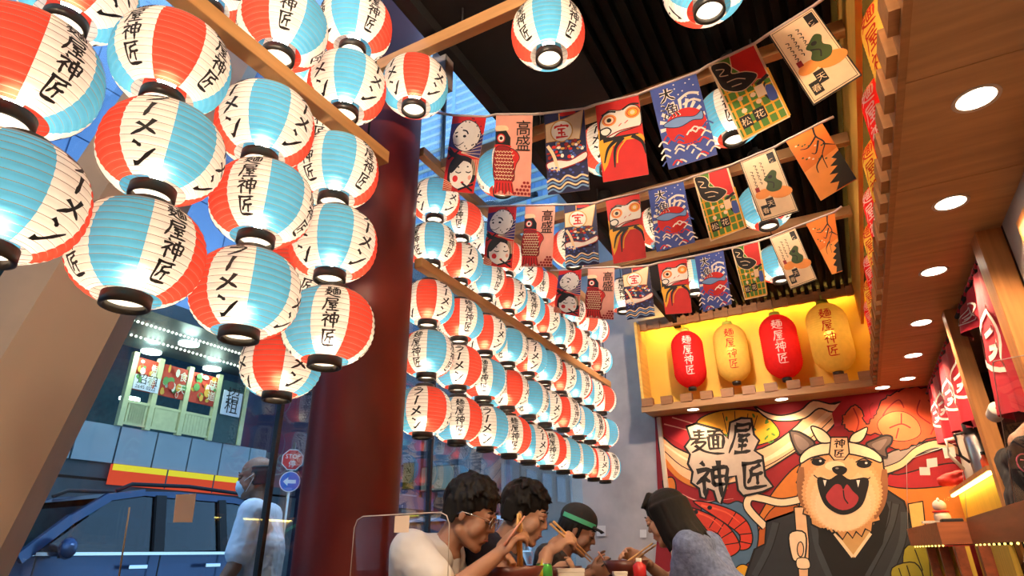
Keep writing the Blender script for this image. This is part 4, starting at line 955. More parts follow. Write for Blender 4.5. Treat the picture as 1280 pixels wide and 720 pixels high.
# ------------------------------------------------------------------ cars
def car(loc, paint, lb, name='car'):
    t = thing(name, lb, 'car', loc); P = mat('car_'+paint[0], paint[1], rough=.18, metal=.55, var=.04, spec=.6)
    CG = glass('car_glass', (.28, .34, .38), 1.6); RB = mat('tyre', (.015, .015, .016), rough=.8, var=.1); CH = mat('chrome', (.7, .72, .75), rough=.15, metal=1, var=0); INT = mat('car_interior', (.04, .04, .045), rough=.8)
    # side profile along y, widths along x (x=0 near side, x=-1.75 far side)
    prof = [(.0,.35),(.0,.62),(.08,.85),(.35,.98),(1.25,1.10),(1.45,1.13),(4.25,1.18),(4.36,1.0),(4.38,.5),(4.3,.32),(3.75,.3),(.6,.3)]
    m = MB(); ins = [(-.03, .0), (0, .0)]
    layers = [(0.0, .05, .0), (-.02, 0, 0)]
    xs = [(-.06, .97), (0.0, 1.0), (0.0, 1.0)]
    rings = []
    for x, s_ in ((-.10, .985), (-.0, 1.0), (-1.75, 1.0), (-1.65, .985)):
        rings.append([m.b.verts.new((x, 2.2+(y-2.2)*s_, .7+(z-.7)*s_)) for y, z in prof])
    order = [0, 1, 2, 3]
    R0 = rings
    for i in range(3):
        for k in range(len(prof)):
            f = m.b.faces.new((R0[i][k], R0[i][(k+1) % len(prof)], R0[i+1][(k+1) % len(prof)], R0[i+1][k])); f.smooth = False
    m.b.faces.new(R0[0]); m.b.faces.new(R0[3]); m.build('body', P, t, bevel=.02)
    # greenhouse
    g = [(1.42,1.12),(2.12,1.70),(2.5,1.79),(3.9,1.78),(4.1,1.70),(4.27,1.17)]
    roof = [(2.06,1.69),(2.3,1.77),(2.9,1.81),(3.7,1.80),(4.08,1.72),(4.12,1.66),(3.7,1.74),(2.5,1.74)]
    m = MB(); m.prism([(-.14, y, z) for y, z in roof], (-1.47, 0, 0)); m.build('roof', P, t, bevel=.012)
    def xs_(z): return -.03 - .12*(z-1.15)/.6
    def pil(a_, b_, wdt): 
        m = MB(); m.bar((xs_(a_[1]), a_[0], a_[1]), (xs_(b_[1]), b_[0], b_[1]), .05, wdt, up=(0, 1, 0) if abs(a_[0]-b_[0]) < .2 else (0, 0, 1)); m.build('pillar', P if abs(a_[0]-b_[0]) > .15 else BLACK, t)
        m = MB(); m.bar((-1.75-xs_(a_[1]), a_[0], a_[1]), (-1.75-xs_(b_[1]), b_[0], b_[1]), .05, wdt, up=(0, 1, 0) if abs(a_[0]-b_[0]) < .2 else (0, 0, 1)); m.build('pillar', P if abs(a_[0]-b_[0]) > .15 else BLACK, t)
    pil((1.38,1.11), (1.78,1.47), .10); pil((1.76,1.45), (2.12,1.70), .09); pil((2.08,1.69), (2.5,1.775), .07); pil((2.72,1.16), (2.70,1.75), .12); pil((3.55,1.17), (3.50,1.75), .10); pil((4.24,1.17), (4.08,1.70), .12)
    for q_ in ([(1.52,1.14),(2.66,1.17),(2.64,1.74),(2.22,1.72)], [(2.78,1.17),(3.50,1.18),(3.46,1.745),(2.76,1.745)], [(3.60,1.18),(4.16,1.18),(4.0,1.70),(3.55,1.74)]):
        m = MB(); m.slab([(xs_(z)-.015, y, z) for y, z in q_], (-.006, 0, 0)); m.build('side_window', CG, t)
        m = MB(); m.slab([(-1.75-xs_(z)+.015, y, z) for y, z in q_], (.006, 0, 0)); m.build('side_window', CG, t)
    m = MB(); m.slab([(-.08, 1.46, 1.13), (-1.67, 1.46, 1.13), (-1.57, 2.14, 1.70), (-.18, 2.14, 1.70)], (0, .01, -.01)); m.build('windscreen', CG, t)
    m = MB(); m.slab([(-.08, 4.25, 1.18), (-1.67, 4.25, 1.18), (-1.57, 4.1, 1.68), (-.18, 4.1, 1.68)], (0, -.01, -.01)); m.build('rear_window', CG, t)
    m = MB(); m.box((.0, 1.5, 1.135), (.012, 4.2, 1.165)); m.build('belt_trim', CH, t)
    for y in (1.52, 2.74, 3.62): MB().box((-.005, y-.006, .4), (.003, y+.006, 1.135)).build('door_gap', BLACK, t)
    for y in (2.5, 3.4): MB().box((.0, y-.1, 1.0), (.035, y+.1, 1.04)).build('door_handle', CH, t, bevel=.005)
    for x in (-.25, -1.5):
        m = MB(); m.tube([(x, 2.25, 1.78), (x, 2.4, 1.86), (x, 3.1, 1.89), (x, 3.85, 1.86), (x, 4.0, 1.77)], .022, 8); m.build('roof_rail', BLACK, t)
    for x, s_ in ((.10, 1), (-1.85, -1)):
        m = MB(); m.ball((x, 1.72, 1.20), .12, 2, (.9, .6, .85)); o = m.build('wing_mirror', P, t); m = MB(); m.bar((x, 1.72, 1.16), (x-.1*s_, 1.72, 1.13), .05, .04); m.build('mirror_arm', BLACK, o)
    for y in (.85, 3.5):
        for x in (-.22, -1.75):
            m = MB(); m.lathe([(.05, 0), (.19, .02), (.2, .0), (.24, 0), (.33, .0), (.34, .03), (.34, .19), (.33, .22), (.05, .22)], 28); o = m.build('wheel', RB, t); o.rotation_euler = (0, math.pi/2, 0); o.location = (x, y, .33)
            m = MB(); m.lathe([(.001, .225), (.05, .235), (.19, .215), (.2, .19)], 20); m.build('rim', CH, o)
    for x in (-.25, -1.5): MB().box((x-.18, -.01, .68), (x+.18, .06, .82)).build('headlight', mat('headlight', (.8, .85, .9), rough=.1), t, bevel=.02)
    for x in (-.12, -1.63): MB().box((x-.08, 4.30, .9), (x+.08, 4.40, 1.15)).build('tail_light', mat('tail_red', (.5, .02, .02), rough=.2), t, bevel=.01)
    for y in (2.3, 3.2):
        for x in (-.5, -1.25):
            m = MB(); m.box((x-.22, y-.05, .5), (x+.22, y+.08, 1.22)); m.box((x-.11, y-.04, 1.25), (x+.11, y+.05, 1.45)); m.build('car_seat', INT, t, bevel=.02)
    return t
cy0 = onX(150, 603, -6.8).y
car((-6.8, cy0-2.12, -.04), ('blue', (.035, .065, .14)), 'dark blue people carrier with roof rails parked outside the glass', 'car')
car((-6.2, 8.2, -.04), ('white', (.55, .66, .75)), 'pale blue-white car beyond the red pillar, low behind the first diner', 'car')
c3 = car((-10.6, 2.6, -.04), ('aqua', (.40, .60, .65)), 'pale car seen through the side windows of the blue people carrier', 'car')

# added, unseen lamps over the pavement, brightening the walking man and the car
sp4 = bpy.data.lights.new('pavement_fill_beam', 'SPOT'); sp4.energy = 210; sp4.color = (.78, .88, 1.0); sp4.spot_size = 2.5; sp4.spot_blend = .7; sp4.shadow_soft_size = .12
for i, y in enumerate((1.4, 3.0, 4.8)):
    t = thing('added_pavement_light', 'added cool white lamp over the pavement outside the glass, ' + ['nearest', 'middle', 'farthest'][i] + ' one', 'outdoor light', (-2.75, y, 4.4), 0, 'added pavement lamps'); m = MB()
    m.lathe([(.001, .05), (.09, .05), (.1, -.02), (.09, -.02), (.085, .03), (.001, .03)], 20); m.build('lamp_housing', DARKM, t); MB().box((0, -.02, -.02), (.52, .02, .02)).build('bracket_arm', DARKM, t).location = (0, 0, .02)
    l = bpy.data.objects.new('pavement_fill_beam', sp4); COL.objects.link(l); l.parent = t; l.location = (0, 0, -.03); l.rotation_euler = Vector((-.25, .05, -1)).to_track_quat('-Z', 'Y').to_euler()

pl_ = bpy.data.lights.new('canopy_glow', 'POINT'); pl_.energy = 38; pl_.color = (.8, 1, .82); pl_.shadow_soft_size = .2
for px, py in ((189, 440), (236, 430), (265, 461)):
    r = ray(px, py); l = bpy.data.objects.new('canopy_glow', pl_); COL.objects.link(l); l.parent = bl; l.location = CAM + r*((cz-.12-CAM.z)/r.z) - BO
t = thing('added_street_lamp', 'added street lamp brightening the shop facade, hidden behind the beige column', 'street lamp', (-9.6, 3.2, -.04)); m = MB(); m.tube([(0, 0, 0), (0, 0, 7.2), (-.3, 0, 7.6), (-1.2, 0, 7.7)], .06, 8); m.build('pole', STEEL, t)  # added, unseen lamp to brighten the grey panels across the street
MB().box((-1.6, -.12, 7.6), (-1.1, .12, 7.72)).build('lamp_head', STEEL, t); sl_ = bpy.data.lights.new('street_fill_beam', 'SPOT'); sl_.energy = 2600; sl_.color = (.75, .92, 1); sl_.spot_size = 2.6; sl_.spot_blend = .6; sl_.shadow_soft_size = .15
l = bpy.data.objects.new('street_fill_beam', sl_); COL.objects.link(l); l.parent = t; l.location = (-1.35, 0, 7.56); l.rotation_euler = Vector((-.9, 1.2, -1.4)).to_track_quat('-Z', 'Y').to_euler()
# ------------------------------------------------------------------ people
def _ball(nu, nv):
    V = [Vector((0, 0, 1))]; F_ = []
    for j in range(1, nv):
        ph = math.pi*j/nv
        for i in range(nu): th = 2*math.pi*i/nu; V.append(Vector((math.sin(ph)*math.cos(th), math.sin(ph)*math.sin(th), math.cos(ph))))
    V.append(Vector((0, 0, -1))); n = len(V)-1
    for i in range(nu):
        F_.append((0, 1+i, 1+(i+1) % nu)); F_.append((n, n-nu+(i+1) % nu, n-nu+i))
        for j in range(nv-2): a_ = 1+j*nu; F_.append((a_+i, a_+nu+i, a_+nu+(i+1) % nu, a_+(i+1) % nu))
    return V, F_
B1, B2 = _ball(12, 8), _ball(18, 12)
def add_caps(vs, fs, p1, r1, p2, r2):
    p1 = Vector(p1); p2 = Vector(p2); d = p2-p1
    q = (d.normalized() if d.length > 1e-6 else Vector((0, 0, 1))).to_track_quat('Z', 'Y').to_matrix(); n = len(vs)
    for c in B1[0]: vs.append((p2 if c.z > 1e-4 else p1) + q @ (c*(r2 if c.z > 1e-4 else r1)))
    for f in B1[1]: fs.append([n+i for i in f])
def add_ell(vs, fs, c, r, rot=None):
    n = len(vs)
    for v in B2[0]:
        p = Vector((v.x*r[0], v.y*r[1], v.z*r[2])); vs.append(Vector(c) + ((rot @ p) if rot else p))
    for f in B2[1]: fs.append([n+i for i in f])
TMP = bpy.data.scenes.new('tmp_fuse')
def fuse(name, prims, mats, parent, voxel=.006, smooth=4, noise=0, seed=0):
    """prims joined into one continuous surface"""
    vs, fs = [], []
    for p in prims: (add_caps if p[0] == 'c' else add_ell)(vs, fs, *p[1:])
    me = bpy.data.meshes.new('tmp'); me.from_pydata([tuple(v) for v in vs], [], fs); o = bpy.data.objects.new('tmp', me); TMP.collection.objects.link(o)
    r = o.modifiers.new('r', 'REMESH'); r.mode = 'VOXEL'; r.voxel_size = voxel; r.use_smooth_shade = True
    if smooth: s = o.modifiers.new('s', 'SMOOTH'); s.iterations = smooth; s.factor = .5
    with bpy.context.temp_override(scene=TMP, view_layer=TMP.view_layers[0]): dg = bpy.context.evaluated_depsgraph_get(); dg.update()
    me2 = bpy.data.meshes.new_from_object(o.evaluated_get(dg))
    bpy.data.objects.remove(o); bpy.data.meshes.remove(me); me2.name = name
    for p in me2.polygons: p.use_smooth = True
    if noise:
        rr = random.Random(seed); from mathutils import noise as nz
        nn = [(v.co.copy(), v.normal.copy()) for v in me2.vertices]
        for v, (c_, n_) in zip(me2.vertices, nn): v.co = c_ + n_*noise*nz.noise(c_*38)
    me2.materials.clear(); return link(name, me2, parent, mats)
def skinmat(name, c):
    m = mat(name, c, rough=.5, var=.10, scale=14); b = m.node_tree.nodes['Principled BSDF']
    b.inputs['Subsurface Weight'].default_value = .12; b.inputs['Subsurface Radius'].default_value = (.02, .008, .004); b.inputs['Subsurface Scale'].default_value = .5
    return m
def frame(fwd, up=(0, 0, 1)):
    f = Vector(fwd).normalized(); u = Vector(up); l = u.cross(f).normalized(); u = f.cross(l); return Matrix((f, l, u)).transposed()   # cols: fwd,left,up
def head_prims(H, R, s=1.0, neck=None, female=False):
    T = lambda x, y, z: Vector(H) + R @ (Vector((x, y, z))*s)
    P = [('e', T(-.012, 0, .035), (.094*s, .075*s, .084*s), R), ('e', T(.030, 0, -.030), (.058*s, .060*s, .080*s), R), ('e', T(.032, 0, -.072), (.048*s, .050*s, .038*s), R),
         ('c', T(.062, .012, -.098), .018*s, T(.062, -.012, -.098), .018*s), ('c', T(.085, 0, .012), .007*s, T(.101, 0, -.022), .0105*s),
         ('c', T(.090, .012, -.028), .007*s, T(.090, -.012, -.028), .007*s),
         ('c', T(.078, .036, .020), .013*s, T(.078, -.036, .020), .013*s), ('c', T(.083, .017, -.055), .0085*s, T(.083, -.017, -.055), .0085*s), ('c', T(.080, .014, -.069), .009*s, T(.080, -.014, -.069), .009*s),
         ('e', T(-.004, .078, -.005), (.015*s, .007*s, .027*s), R), ('e', T(-.004, -.078, -.005), (.015*s, .007*s, .027*s), R)]
    for sy in (1, -1): P += [('c', T(.058, sy*.034, -.022), .026*s, T(.045, sy*.040, -.045), .026*s), ('c', T(.0, sy*.055, -.06), .02*s, T(.05, sy*.025, -.09), .02*s)]
    return P, T
def face_parts(t, T, R, s, brow, lidm, lipm):
    for sy in (1, -1): MB().tube([T(.083, sy*.018, .030), T(.088, sy*.033, .036), T(.076, sy*.052, .030)], .0035*s, 6, taper=[.7, 1, .5]).build('eyebrow', brow, t)
    for sy in (1, -1):
        o = MB().ball(T(.0785, sy*.033, .005), .0125*s, 2, (.95, 1.3, .75), R).build('eye', t.children[0].data.materials[0], t)
        m = MB(); m.tube([T(.086, sy*.019, -.001), T(.0915, sy*.033, -.004), T(.082, sy*.049, -.001)], .0028*s, 6, taper=[.6, 1, .8]); m.build('eyelid', lidm, o)
    m = MB(); m.tube([T(.088, .024, -.062), T(.0955, 0, -.061), T(.088, -.024, -.062)], .0035*s, 6, taper=[.5, 1, .5]); m.build('mouth', lipm, t)
def hand_prims(W, d, n, s=1.0, curl=.6, side=1, pinch=False):
    """W wrist, d finger direction, n palm normal (palm faces n), side: which side the thumb is on"""
    d = Vector(d).normalized(); n = Vector(n); n = (n - d*n.dot(d)).normalized(); t = d.cross(n)*side; W = Vector(W)
    Rm = Matrix((d, t, n)).transposed(); P = [('c', W-d*.02, .022*s, W+d*.015, .024*s), ('e', W+d*.045*s, (.048*s, .040*s, .016*s), Rm)]
    for i, (off, L) in enumerate(((.028, .070), (.010, .078), (-.009, .073), (-.027, .058))):
        a = W + d*.082*s + t*off*s; ang = curl*(.7+.15*i); dd = d; r = .0088*s
        P.append(('c', W+d*.05*s+t*off*.9*s, .010*s, a, .0095*s))
        for seg in (.45, .32, .25):
            dd = (d*math.cos(ang) + n*math.sin(ang)).normalized(); e = a + dd*L*seg*s; P.append(('c', a, r, e, r*.93)); a = e; r *= .93; ang += curl
    a = W + d*.025*s + t*.028*s; dd = (d*.6 + t*.75 + n*.5).normalized()
    for L, r in ((.038, .0125), (.030, .0105), (.024, .009)):
        e = a + dd*L*s; P.append(('c', a, r*s, e, r*.9*s)); a = e; dd = (dd + d*.35 - t*.35*1 + n*.15).normalized()
    return P
HAIR = mat('black_hair', (.006, .005, .0045), rough=.62, var=.3, scale=30, bump=.3, stretch=(1, 1, .2), spec=.22); LIP = mat('lip', (.25, .06, .05), rough=.5, var=0); LID = mat('eyelid_line', (.035, .02, .015), rough=.6, var=0)
def arm_prims(S, E_, W, s=1.0): return [('c', S, .047*s, E_, .036*s), ('c', E_, .037*s, W, .024*s)]
def torso_prims(neck, chest, hip, SL, SR, s=1.0, g=0):
    P = [('c', Vector(neck)+Vector((0, 0, -.03)), .05*s+g*.3, chest, .10*s+g), ('c', SL, .048*s+g, SR, .048*s+g), ('c', SL, .055*s+g, chest, .11*s+g), ('c', SR, .055*s+g, chest, .11*s+g)]
    for S_ in (SL, SR): P.append(('c', Vector(neck)+Vector((0, 0, -.035)), .050*s+g*.6, S_, .050*s+g))
    c = Vector(chest); h = Vector(hip); ax = (Vector(SL)-Vector(SR)).normalized()
    for k in (-1, 1): P += [('c', c+ax*.055*k, .105*s+g, h+ax*.06*k, .105*s+g)]
    return P
def person(label, H, fwd, neck, chest, hip, SL, SR, EL, ER, WL, WR, hands, skin, cloth, sleeve=.6, pants=None, legs=None, hair=None, s=1.0, headscale=1.0, up=(0, 0, 1), bald=False, fit=.016):
    t = thing('person', label, 'person', (0, 0, 0)); R = frame(fwd, up); hs = headscale
    HP, T = head_prims(H, R, hs); P = HP + [('c', T(-.025, 0, -.05), .050*hs, Vector(neck), .052*s), ('c', Vector(neck), .052*s, Vector(neck)+(Vector(chest)-Vector(neck))*.5, .07*s)]
    P += torso_prims(neck, chest, hip, SL, SR, s) + arm_prims(SL, EL, WL, s) + arm_prims(SR, ER, WR, s)
    for h in hands: P += hand_prims(*h)
    if legs:
        for (hp, kn, an, toe) in legs: P += [('c', hp, .075*s, kn, .055*s), ('c', kn, .052*s, an, .036*s), ('c', an, .036*s, toe, .028*s)]
    body = fuse('body', P, skin, t, .0055, 3)
    face_parts(t, T, R, hs, HAIR, LID, LIP)
    # shirt
    lerp = lambda a, b, k: Vector(a).lerp(Vector(b), k)
    C = torso_prims(neck, chest, hip, SL, SR, s, fit)
    C = [c for c in C]; C[0] = ('c', lerp(neck, chest, .25), .055*s+fit, chest, .10*s+fit)
    for i_ in (4, 5): C[i_] = ('c', lerp(neck, SL if i_ == 4 else SR, .35)+Vector((0, 0, -.035)), .046*s+fit, SL if i_ == 4 else SR, .050*s+fit)
    for S_, E_ in ((SL, EL), (SR, ER)): C.append(('c', S_, .052*s+fit, lerp(S_, E_, sleeve), .048*s+fit))
    sh_ = fuse('shirt', C, cloth, t, .008, 6, noise=.0028, seed=3)
    if legs and pants:
        L_ = []
        for (hp, kn, an, toe) in legs: L_ += [('c', hp, .088*s, kn, .066*s), ('c', kn, .066*s, lerp(kn, an, .9), .052*s)]
        L_ += [('c', legs[0][0], .1*s, legs[1][0], .1*s)]; fuse('trousers', L_, pants, t, .012, 4, noise=.004)
        for (hp, kn, an, toe) in legs:
            fuse('shoe', [('c', Vector(an)+Vector((0, 0, -.02)), .042, Vector(toe), .036)], mat('shoe', (.04, .035, .03), rough=.5), t, .01, 2)
    return t, T, R
def hair_short(t, T, R, s, seed=1, fringe=True, part=0.0, vol=1.0):
    rr = random.Random(seed); P = [('e', T(-.024, 0, .044), (.098*s*vol, .082*s*vol, .084*s*vol), R), ('e', T(-.060, 0, .005), (.050*s, .070*s, .060*s), R)]
    for i in range(240):
        th = rr.uniform(-math.pi, math.pi); ph = rr.uniform(.0, 1.25) if abs(th) < 1.15 else rr.uniform(0, 1.75)
        if abs(th) < 1.15 and ph > 1.02: ph = 1.0
        c, s_ = math.cos(ph), math.sin(ph)
        p = Vector((-.02+.094*s_*math.cos(th), .080*s_*math.sin(th), .048+.088*c))
        tan = Vector((math.cos(th)*c + .5, math.sin(th)*c, -s_*1.0)).normalized(); out = (p-Vector((-.02, 0, .048))).normalized()
        e = p + tan*rr.uniform(.018, .040) + out*rr.uniform(.002, .014)*vol; P.append(('c', T(*p), .011*s, T(*e), .0042*s))
    if fringe:
        for i in range(22):
            y = -.062 + .124*i/21; L = rr.uniform(.02, .045); P.append(('c', T(.058, y*.8, .098-abs(y)*.4), .013*s, T(.086-abs(y)*.35, y+part*.02, .070-L*.7), .0045*s))
    for sy in (1, -1):
        for i in range(8): x = -.07+.075*i/7; P.append(('c', T(x, sy*.074, .03), .012*s, T(x-.004, sy*.077, -.012-.03*(x < -.02)), .0055*s))
    return fuse('hair', P, HAIR, t, .0046, 1)
SK1 = skinmat('skin_warm', (.36, .18, .11)); SK2 = skinmat('skin_fair', (.44, .24, .155)); SK3 = skinmat('skin_tan', (.27, .135, .085))
WH = mat('white_tee', (.72, .70, .68), rough=.85, var=.05, scale=5, bump=.35); NV = mat('navy_tee', (.018, .022, .05), rough=.85, var=.2, bump=.3); BKF = mat('dark_patterned_shirt', (.035, .03, .028), rough=.85, var=.9, scale=30)
LBL = mat('blue_linen', (.14, .19, .34), rough=.9, var=.28, scale=60, bump=.3); JEAN = mat('dark_trousers', (.03, .035, .05), rough=.9)
# --- first diner
def diner(label, hp, hd, fwd, up, skin, cloth, wr, wl, er, el, hands, s, hs, seed, sleeve=.62, lean=.16, vol=1, wide=.18, dy=0, tilt=0):
    H = dep(*hp, hd); f = Vector((fwd[0], fwd[1], 0)).normalized(); l = Vector((0, 0, 1)).cross(f); U = Vector((0, 0, 1))
    neck = H - f*.09*hs - U*.105*hs; chest = neck - f*lean*.5 - U*.21; hip = chest - f*.08 - U*.26
    SL = neck - f*.05 + l*wide - U*.02; SR = neck - f*.05 - l*wide - U*.02
    g = lambda q: dep(*q) if len(q) == 3 else q
    ER, EL, WR, WL = g(er), g(el), g(wr), g(wl)
    knee = lambda k: hip + f*.42 + l*k*.12 + U*.0; hp_ = lambda k: hip + l*k*.09 - U*.02
    legs = [(hp_(k), knee(k), Vector((knee(k).x-.05*f.x, knee(k).y-.05*f.y, .30)), Vector((knee(k).x+.1*f.x, knee(k).y+.1*f.y, .27))) for k in (1, -1)]
    hh = [(WR if w == 'R' else WL, d, n, hs*.98, cu, sd) for (w, d, n, cu, sd) in hands]
    t, T, R = person(label, H, fwd, neck, chest, hip, SL, SR, EL, ER, WL, WR, hh, skin, cloth, sleeve, JEAN, legs, s=s, headscale=hs, up=up)
    return t, T, R, H, (hip, f)
stools = []
t1, T1, R1, H1, g1 = diner('young man in white T-shirt and glasses lifting noodles with chopsticks, nearest diner', (588, 643), 2.08, (.87, .22, -.36), (0, 0, 1), SK1, WH,
    (622, 694, 1.90), (612, 718, 2.08), (560, 744, 1.80), (580, 765, 2.12), [('R', (.50, .2, .60), (.45, .8, -.25), .72, 1), ('L', (.8, .2, .45), (.3, -.7, .3), .8, 1)], 1.0, .93, 1, wide=.185)
hair_short(t1, T1, R1, .93, 4, vol=1.03)
GLM = mat('silver_wire', (.6, .6, .6), rough=.25, metal=1, var=0)
m = MB()
for sy in (1, -1):
    m.tube([T1(.098, sy*.034+.021*math.cos(a_*math.pi/8), .002+.018*math.sin(a_*math.pi/8)) for a_ in range(17)], .0019, 5, caps=False)
    m.tube([T1(.096, sy*.055, .006), T1(.05, sy*.078, .008), T1(-.005, sy*.083, .004), T1(-.02, sy*.082, -.01)], .0019, 5)
m.tube([T1(.099, .012, .006), T1(.101, 0, .009), T1(.099, -.012, .006)], .0019, 5); gl_ = m.build('frame', GLM, None)
gt = thing('eyeglasses', 'thin silver wire glasses worn by the nearest diner in white', 'glasses', (0, 0, 0)); gl_.parent = gt
for sy in (1, -1):
    m = MB(); m.face([T1(.098, sy*.034+.0205*math.cos(a_*math.pi/8), .002+.0175*math.sin(a_*math.pi/8)) for a_ in range(16)]); m.build('lens', glass('lens_glass', (.95, .95, .95), 1.2), gt)
# --- second diner
t2, T2, R2, H2, g2 = diner('young man in navy T-shirt leaning forward with raised chopsticks, second diner', (656, 643), 2.40, (.88, .25, -.32), (0, 0, 1), SK2, NV,
    (685, 690, 2.20), (690, 716, 2.40), (668, 745, 2.12), (664, 770, 2.45), [('R', (.65, .2, .50), (.35, .75, -.35), .75, 1), ('L', (.9, .1, .2), (.2, -.7, .3), .8, 1)], 1.0, .93, 2, wide=.19)
hair_short(t2, T2, R2, .93, 9, vol=1.04, part=.6)
# --- third diner with cap
t3, T3, R3, H3, g3 = diner('man in black cap and dark patterned shirt looking down at his bowl, third diner', (722, 664), 3.10, (.88, .25, -.40), (0, 0, 1), SK3, BKF,
    (738, 716, 3.0), (742, 710, 3.1), (700, 738, 2.95), (705, 740, 3.2), [('R', (.95, .0, .15), (.1, .7, .3), .9, 1), ('L', (.95, -.1, .1), (.1, -.7, .3), .9, -1)], .95, .95, 3, wide=.15)
P = [('e', T3(-.045, 0, .02), (.06, .074, .06), R3)]
for i in range(14): a_ = math.pi*.35+math.pi*1.3*i/13; P.append(('c', T3(-.02+.082*math.cos(a_), .073*math.sin(a_), .03), .012, T3(-.024+.085*math.cos(a_), .075*math.sin(a_), -.03), .007))
fuse('hair', P, HAIR, t3, .006, 1)
ct = thing('cap', 'black cap with a mint green band worn by the third diner', 'cap', (0, 0, 0)); CAPM = mat('cap_black', (.012, .012, .013), rough=.8)
fuse('crown', [('e', T3(-.015, 0, .062), (.105*.95, .088*.95, .082*.95), R3)], CAPM, ct, .007, 2)
pm = [T3(.062+.0*k, y, .055) for k, y in ((0, .06), (0, -.06))]
fuse('peak', [('c', T3(.075, .035, .052), .010, T3(.075, -.035, .052), .010), ('c', T3(.12, .022, .040), .006, T3(.12, -.022, .040), .006), ('e', T3(.09, 0, .047), (.045, .055, .007), R3)], CAPM, ct, .005, 1)
m = MB(); pts = [T3(-.016+.1055*math.cos(a_), .090*math.sin(a_), .056) for a_ in [(-2.4+2.1*i/11) for i in range(12)]]
up3 = R3 @ Vector((0, 0, .011))
for i in range(11): m.face([pts[i]-up3, pts[i+1]-up3, pts[i+1]+up3, pts[i]+up3])
m.build('green_band', mat('mint_band', (.08, .50, .28), rough=.6, var=.05), ct)
# --- girl
t4, T4, R4, H4, g4 = diner('woman with black bob in blue-grey linen top eating with chopsticks, facing left', (833, 648), 2.78, (-.90, .10, -.30), (0, 0, 1), SK2, LBL,
    (806, 702, 2.78), (812, 728, 2.62), (836, 728, 2.84), (850, 745, 2.58), [('R', (-.75, -.2, .40), (-.2, -.75, -.2), .75, -1), ('L', (-.8, .1, .2), (0, .5, -.6), .8, 1)], .95, .96, 4, lean=.24, wide=.14)
P = [('e', T4(-.022, 0, .042), (.100, .084, .088), R4), ('e', T4(-.055, 0, -.02), (.062, .078, .085), R4)]
rr = random.Random(3)
for i in range(120):
    a_ = rr.uniform(.62*math.pi/2, 2*math.pi-.62*math.pi/2); x, y = -.022+.094*math.cos(a_), .080*math.sin(a_)
    L = rr.uniform(.10, .15); P.append(('c', T4(x, y, .05), .016, T4(x-.012+.004*rr.random(), y*1.06, .05-L), .013)); k_ = rr.uniform(1.0, 1.18); P.append(('c', T4(x-.012, y*1.06, .05-L), .013, T4(x*k_-.02, y*1.04*k_, .0-L), .006))
for i in range(12): y = -.05+.1*i/11; P.append(('c', T4(.03, y*.6, .125), .012, T4(.072, y*1.3, .075), .006))
fuse('hair', P, HAIR, t4, .0055, 1)
m = MB()
nk = H4 + Vector((.13, 0, -.20))
for a1, b1 in (((.09,-.05,-.13), (.19,-.02,-.27)), ((.09,.04,-.13), (.19,.03,-.27)), ((.10,-.06,-.16), (.17,.05,-.22)), ((.10,.06,-.16), (.17,-.05,-.22))):
    m.tube([H4+Vector(a1), (H4+Vector(a1)+H4+Vector(b1))/2+Vector((.012, 0, .012)), H4+Vector(b1)], .003, 5)
m.build('back_strap', LBL, t4)
# stools
for hip, f in (g1, g2, g3, g4):
    p = hip - Vector((0, 0, .11)); i = len(stools); stools.append(1)
    t = thing('stool', 'round wooden bar stool under the ' + ['nearest diner in white', 'second diner in navy', 'third diner with the cap', 'woman in blue-grey'][i], 'stool', (p.x, p.y, 0), 0, 'bar stools at the table')
    m = MB(); m.lathe([(.001, p.z-.04), (.16, p.z-.04), (.17, p.z-.02), (.16, p.z), (.001, p.z)], 24); m.build('seat', POST, t)
    for k in range(4): a_ = k*math.pi/2+.78; m = MB(); m.tube([(.1*math.cos(a_), .1*math.sin(a_), p.z-.04), (.17*math.cos(a_), .17*math.sin(a_), 0)], .014, 8); m.build('leg', DARKM, t)
# --- man outside
Ho = dep(320, 597, 3.62); fo = Vector((-.80, -.55, 0)).normalized(); lo_ = Vector((0, 0, 1)).cross(fo); U = Vector((0, 0, 1))
nk = Ho - fo*.05 - U*.15; ch = nk - fo*.02 - U*.24; hi = ch - U*.32; SL = nk+lo_*.17-U*.06-fo*.01; SR = nk-lo_*.17-U*.06-fo*.01
EL = SL + lo_*.06 - U*.27 + fo*.04; WL = EL + fo*.12 - U*.22 + lo_*.02; ER = SR - lo_*.05 - U*.28 - fo*.06; WR = ER + fo*.02 - U*.25
lg_ = lambda k, st: (hi+lo_*k*.09-U*.03, Vector((hi.x, hi.y, .47))+lo_*k*.1+fo*st, Vector((hi.x, hi.y, .10))+lo_*k*.1+fo*(st-.06), Vector((hi.x, hi.y, .05))+lo_*k*.1+fo*(st+.1))
WS = mat('white_short_sleeve', (.62, .68, .78), rough=.85, var=.10, scale=9, bump=.5)
t5, T5, R5 = person('balding man in white short-sleeved shirt and face mask walking outside the glass', Ho, (-.80, -.55, -.12), nk, ch, hi, SL, SR, EL, ER, WL, WR,
    [(WL, fo*.35-U*.9, -lo_, .98, .35, -1), (WR, -U, lo_, .98, .35, 1)], SK3, WS, .72, JEAN, [lg_(1, .18), lg_(-1, -.12)], s=1.12, headscale=1.0, fit=.022)[:3]
P = []
for i in range(40):
    a_ = math.pi*.45+math.pi*1.1*i/39; 
    for z_, k in ((.035, .93), (.01, .96), (-.03, .90)): P.append(('c', T5(-.014+.088*k*math.cos(a_), .072*k*math.sin(a_), z_+.015), .011, T5(-.016+.088*k*math.cos(a_), .072*k*math.sin(a_), z_-.012), .009))
fuse('hair', P, mat('grey_black_hair', (.03, .028, .03), rough=.6), t5, .006, 1)
mk = thing('face_mask', 'pale blue surgical mask worn by the man outside', 'face mask', (0, 0, 0))
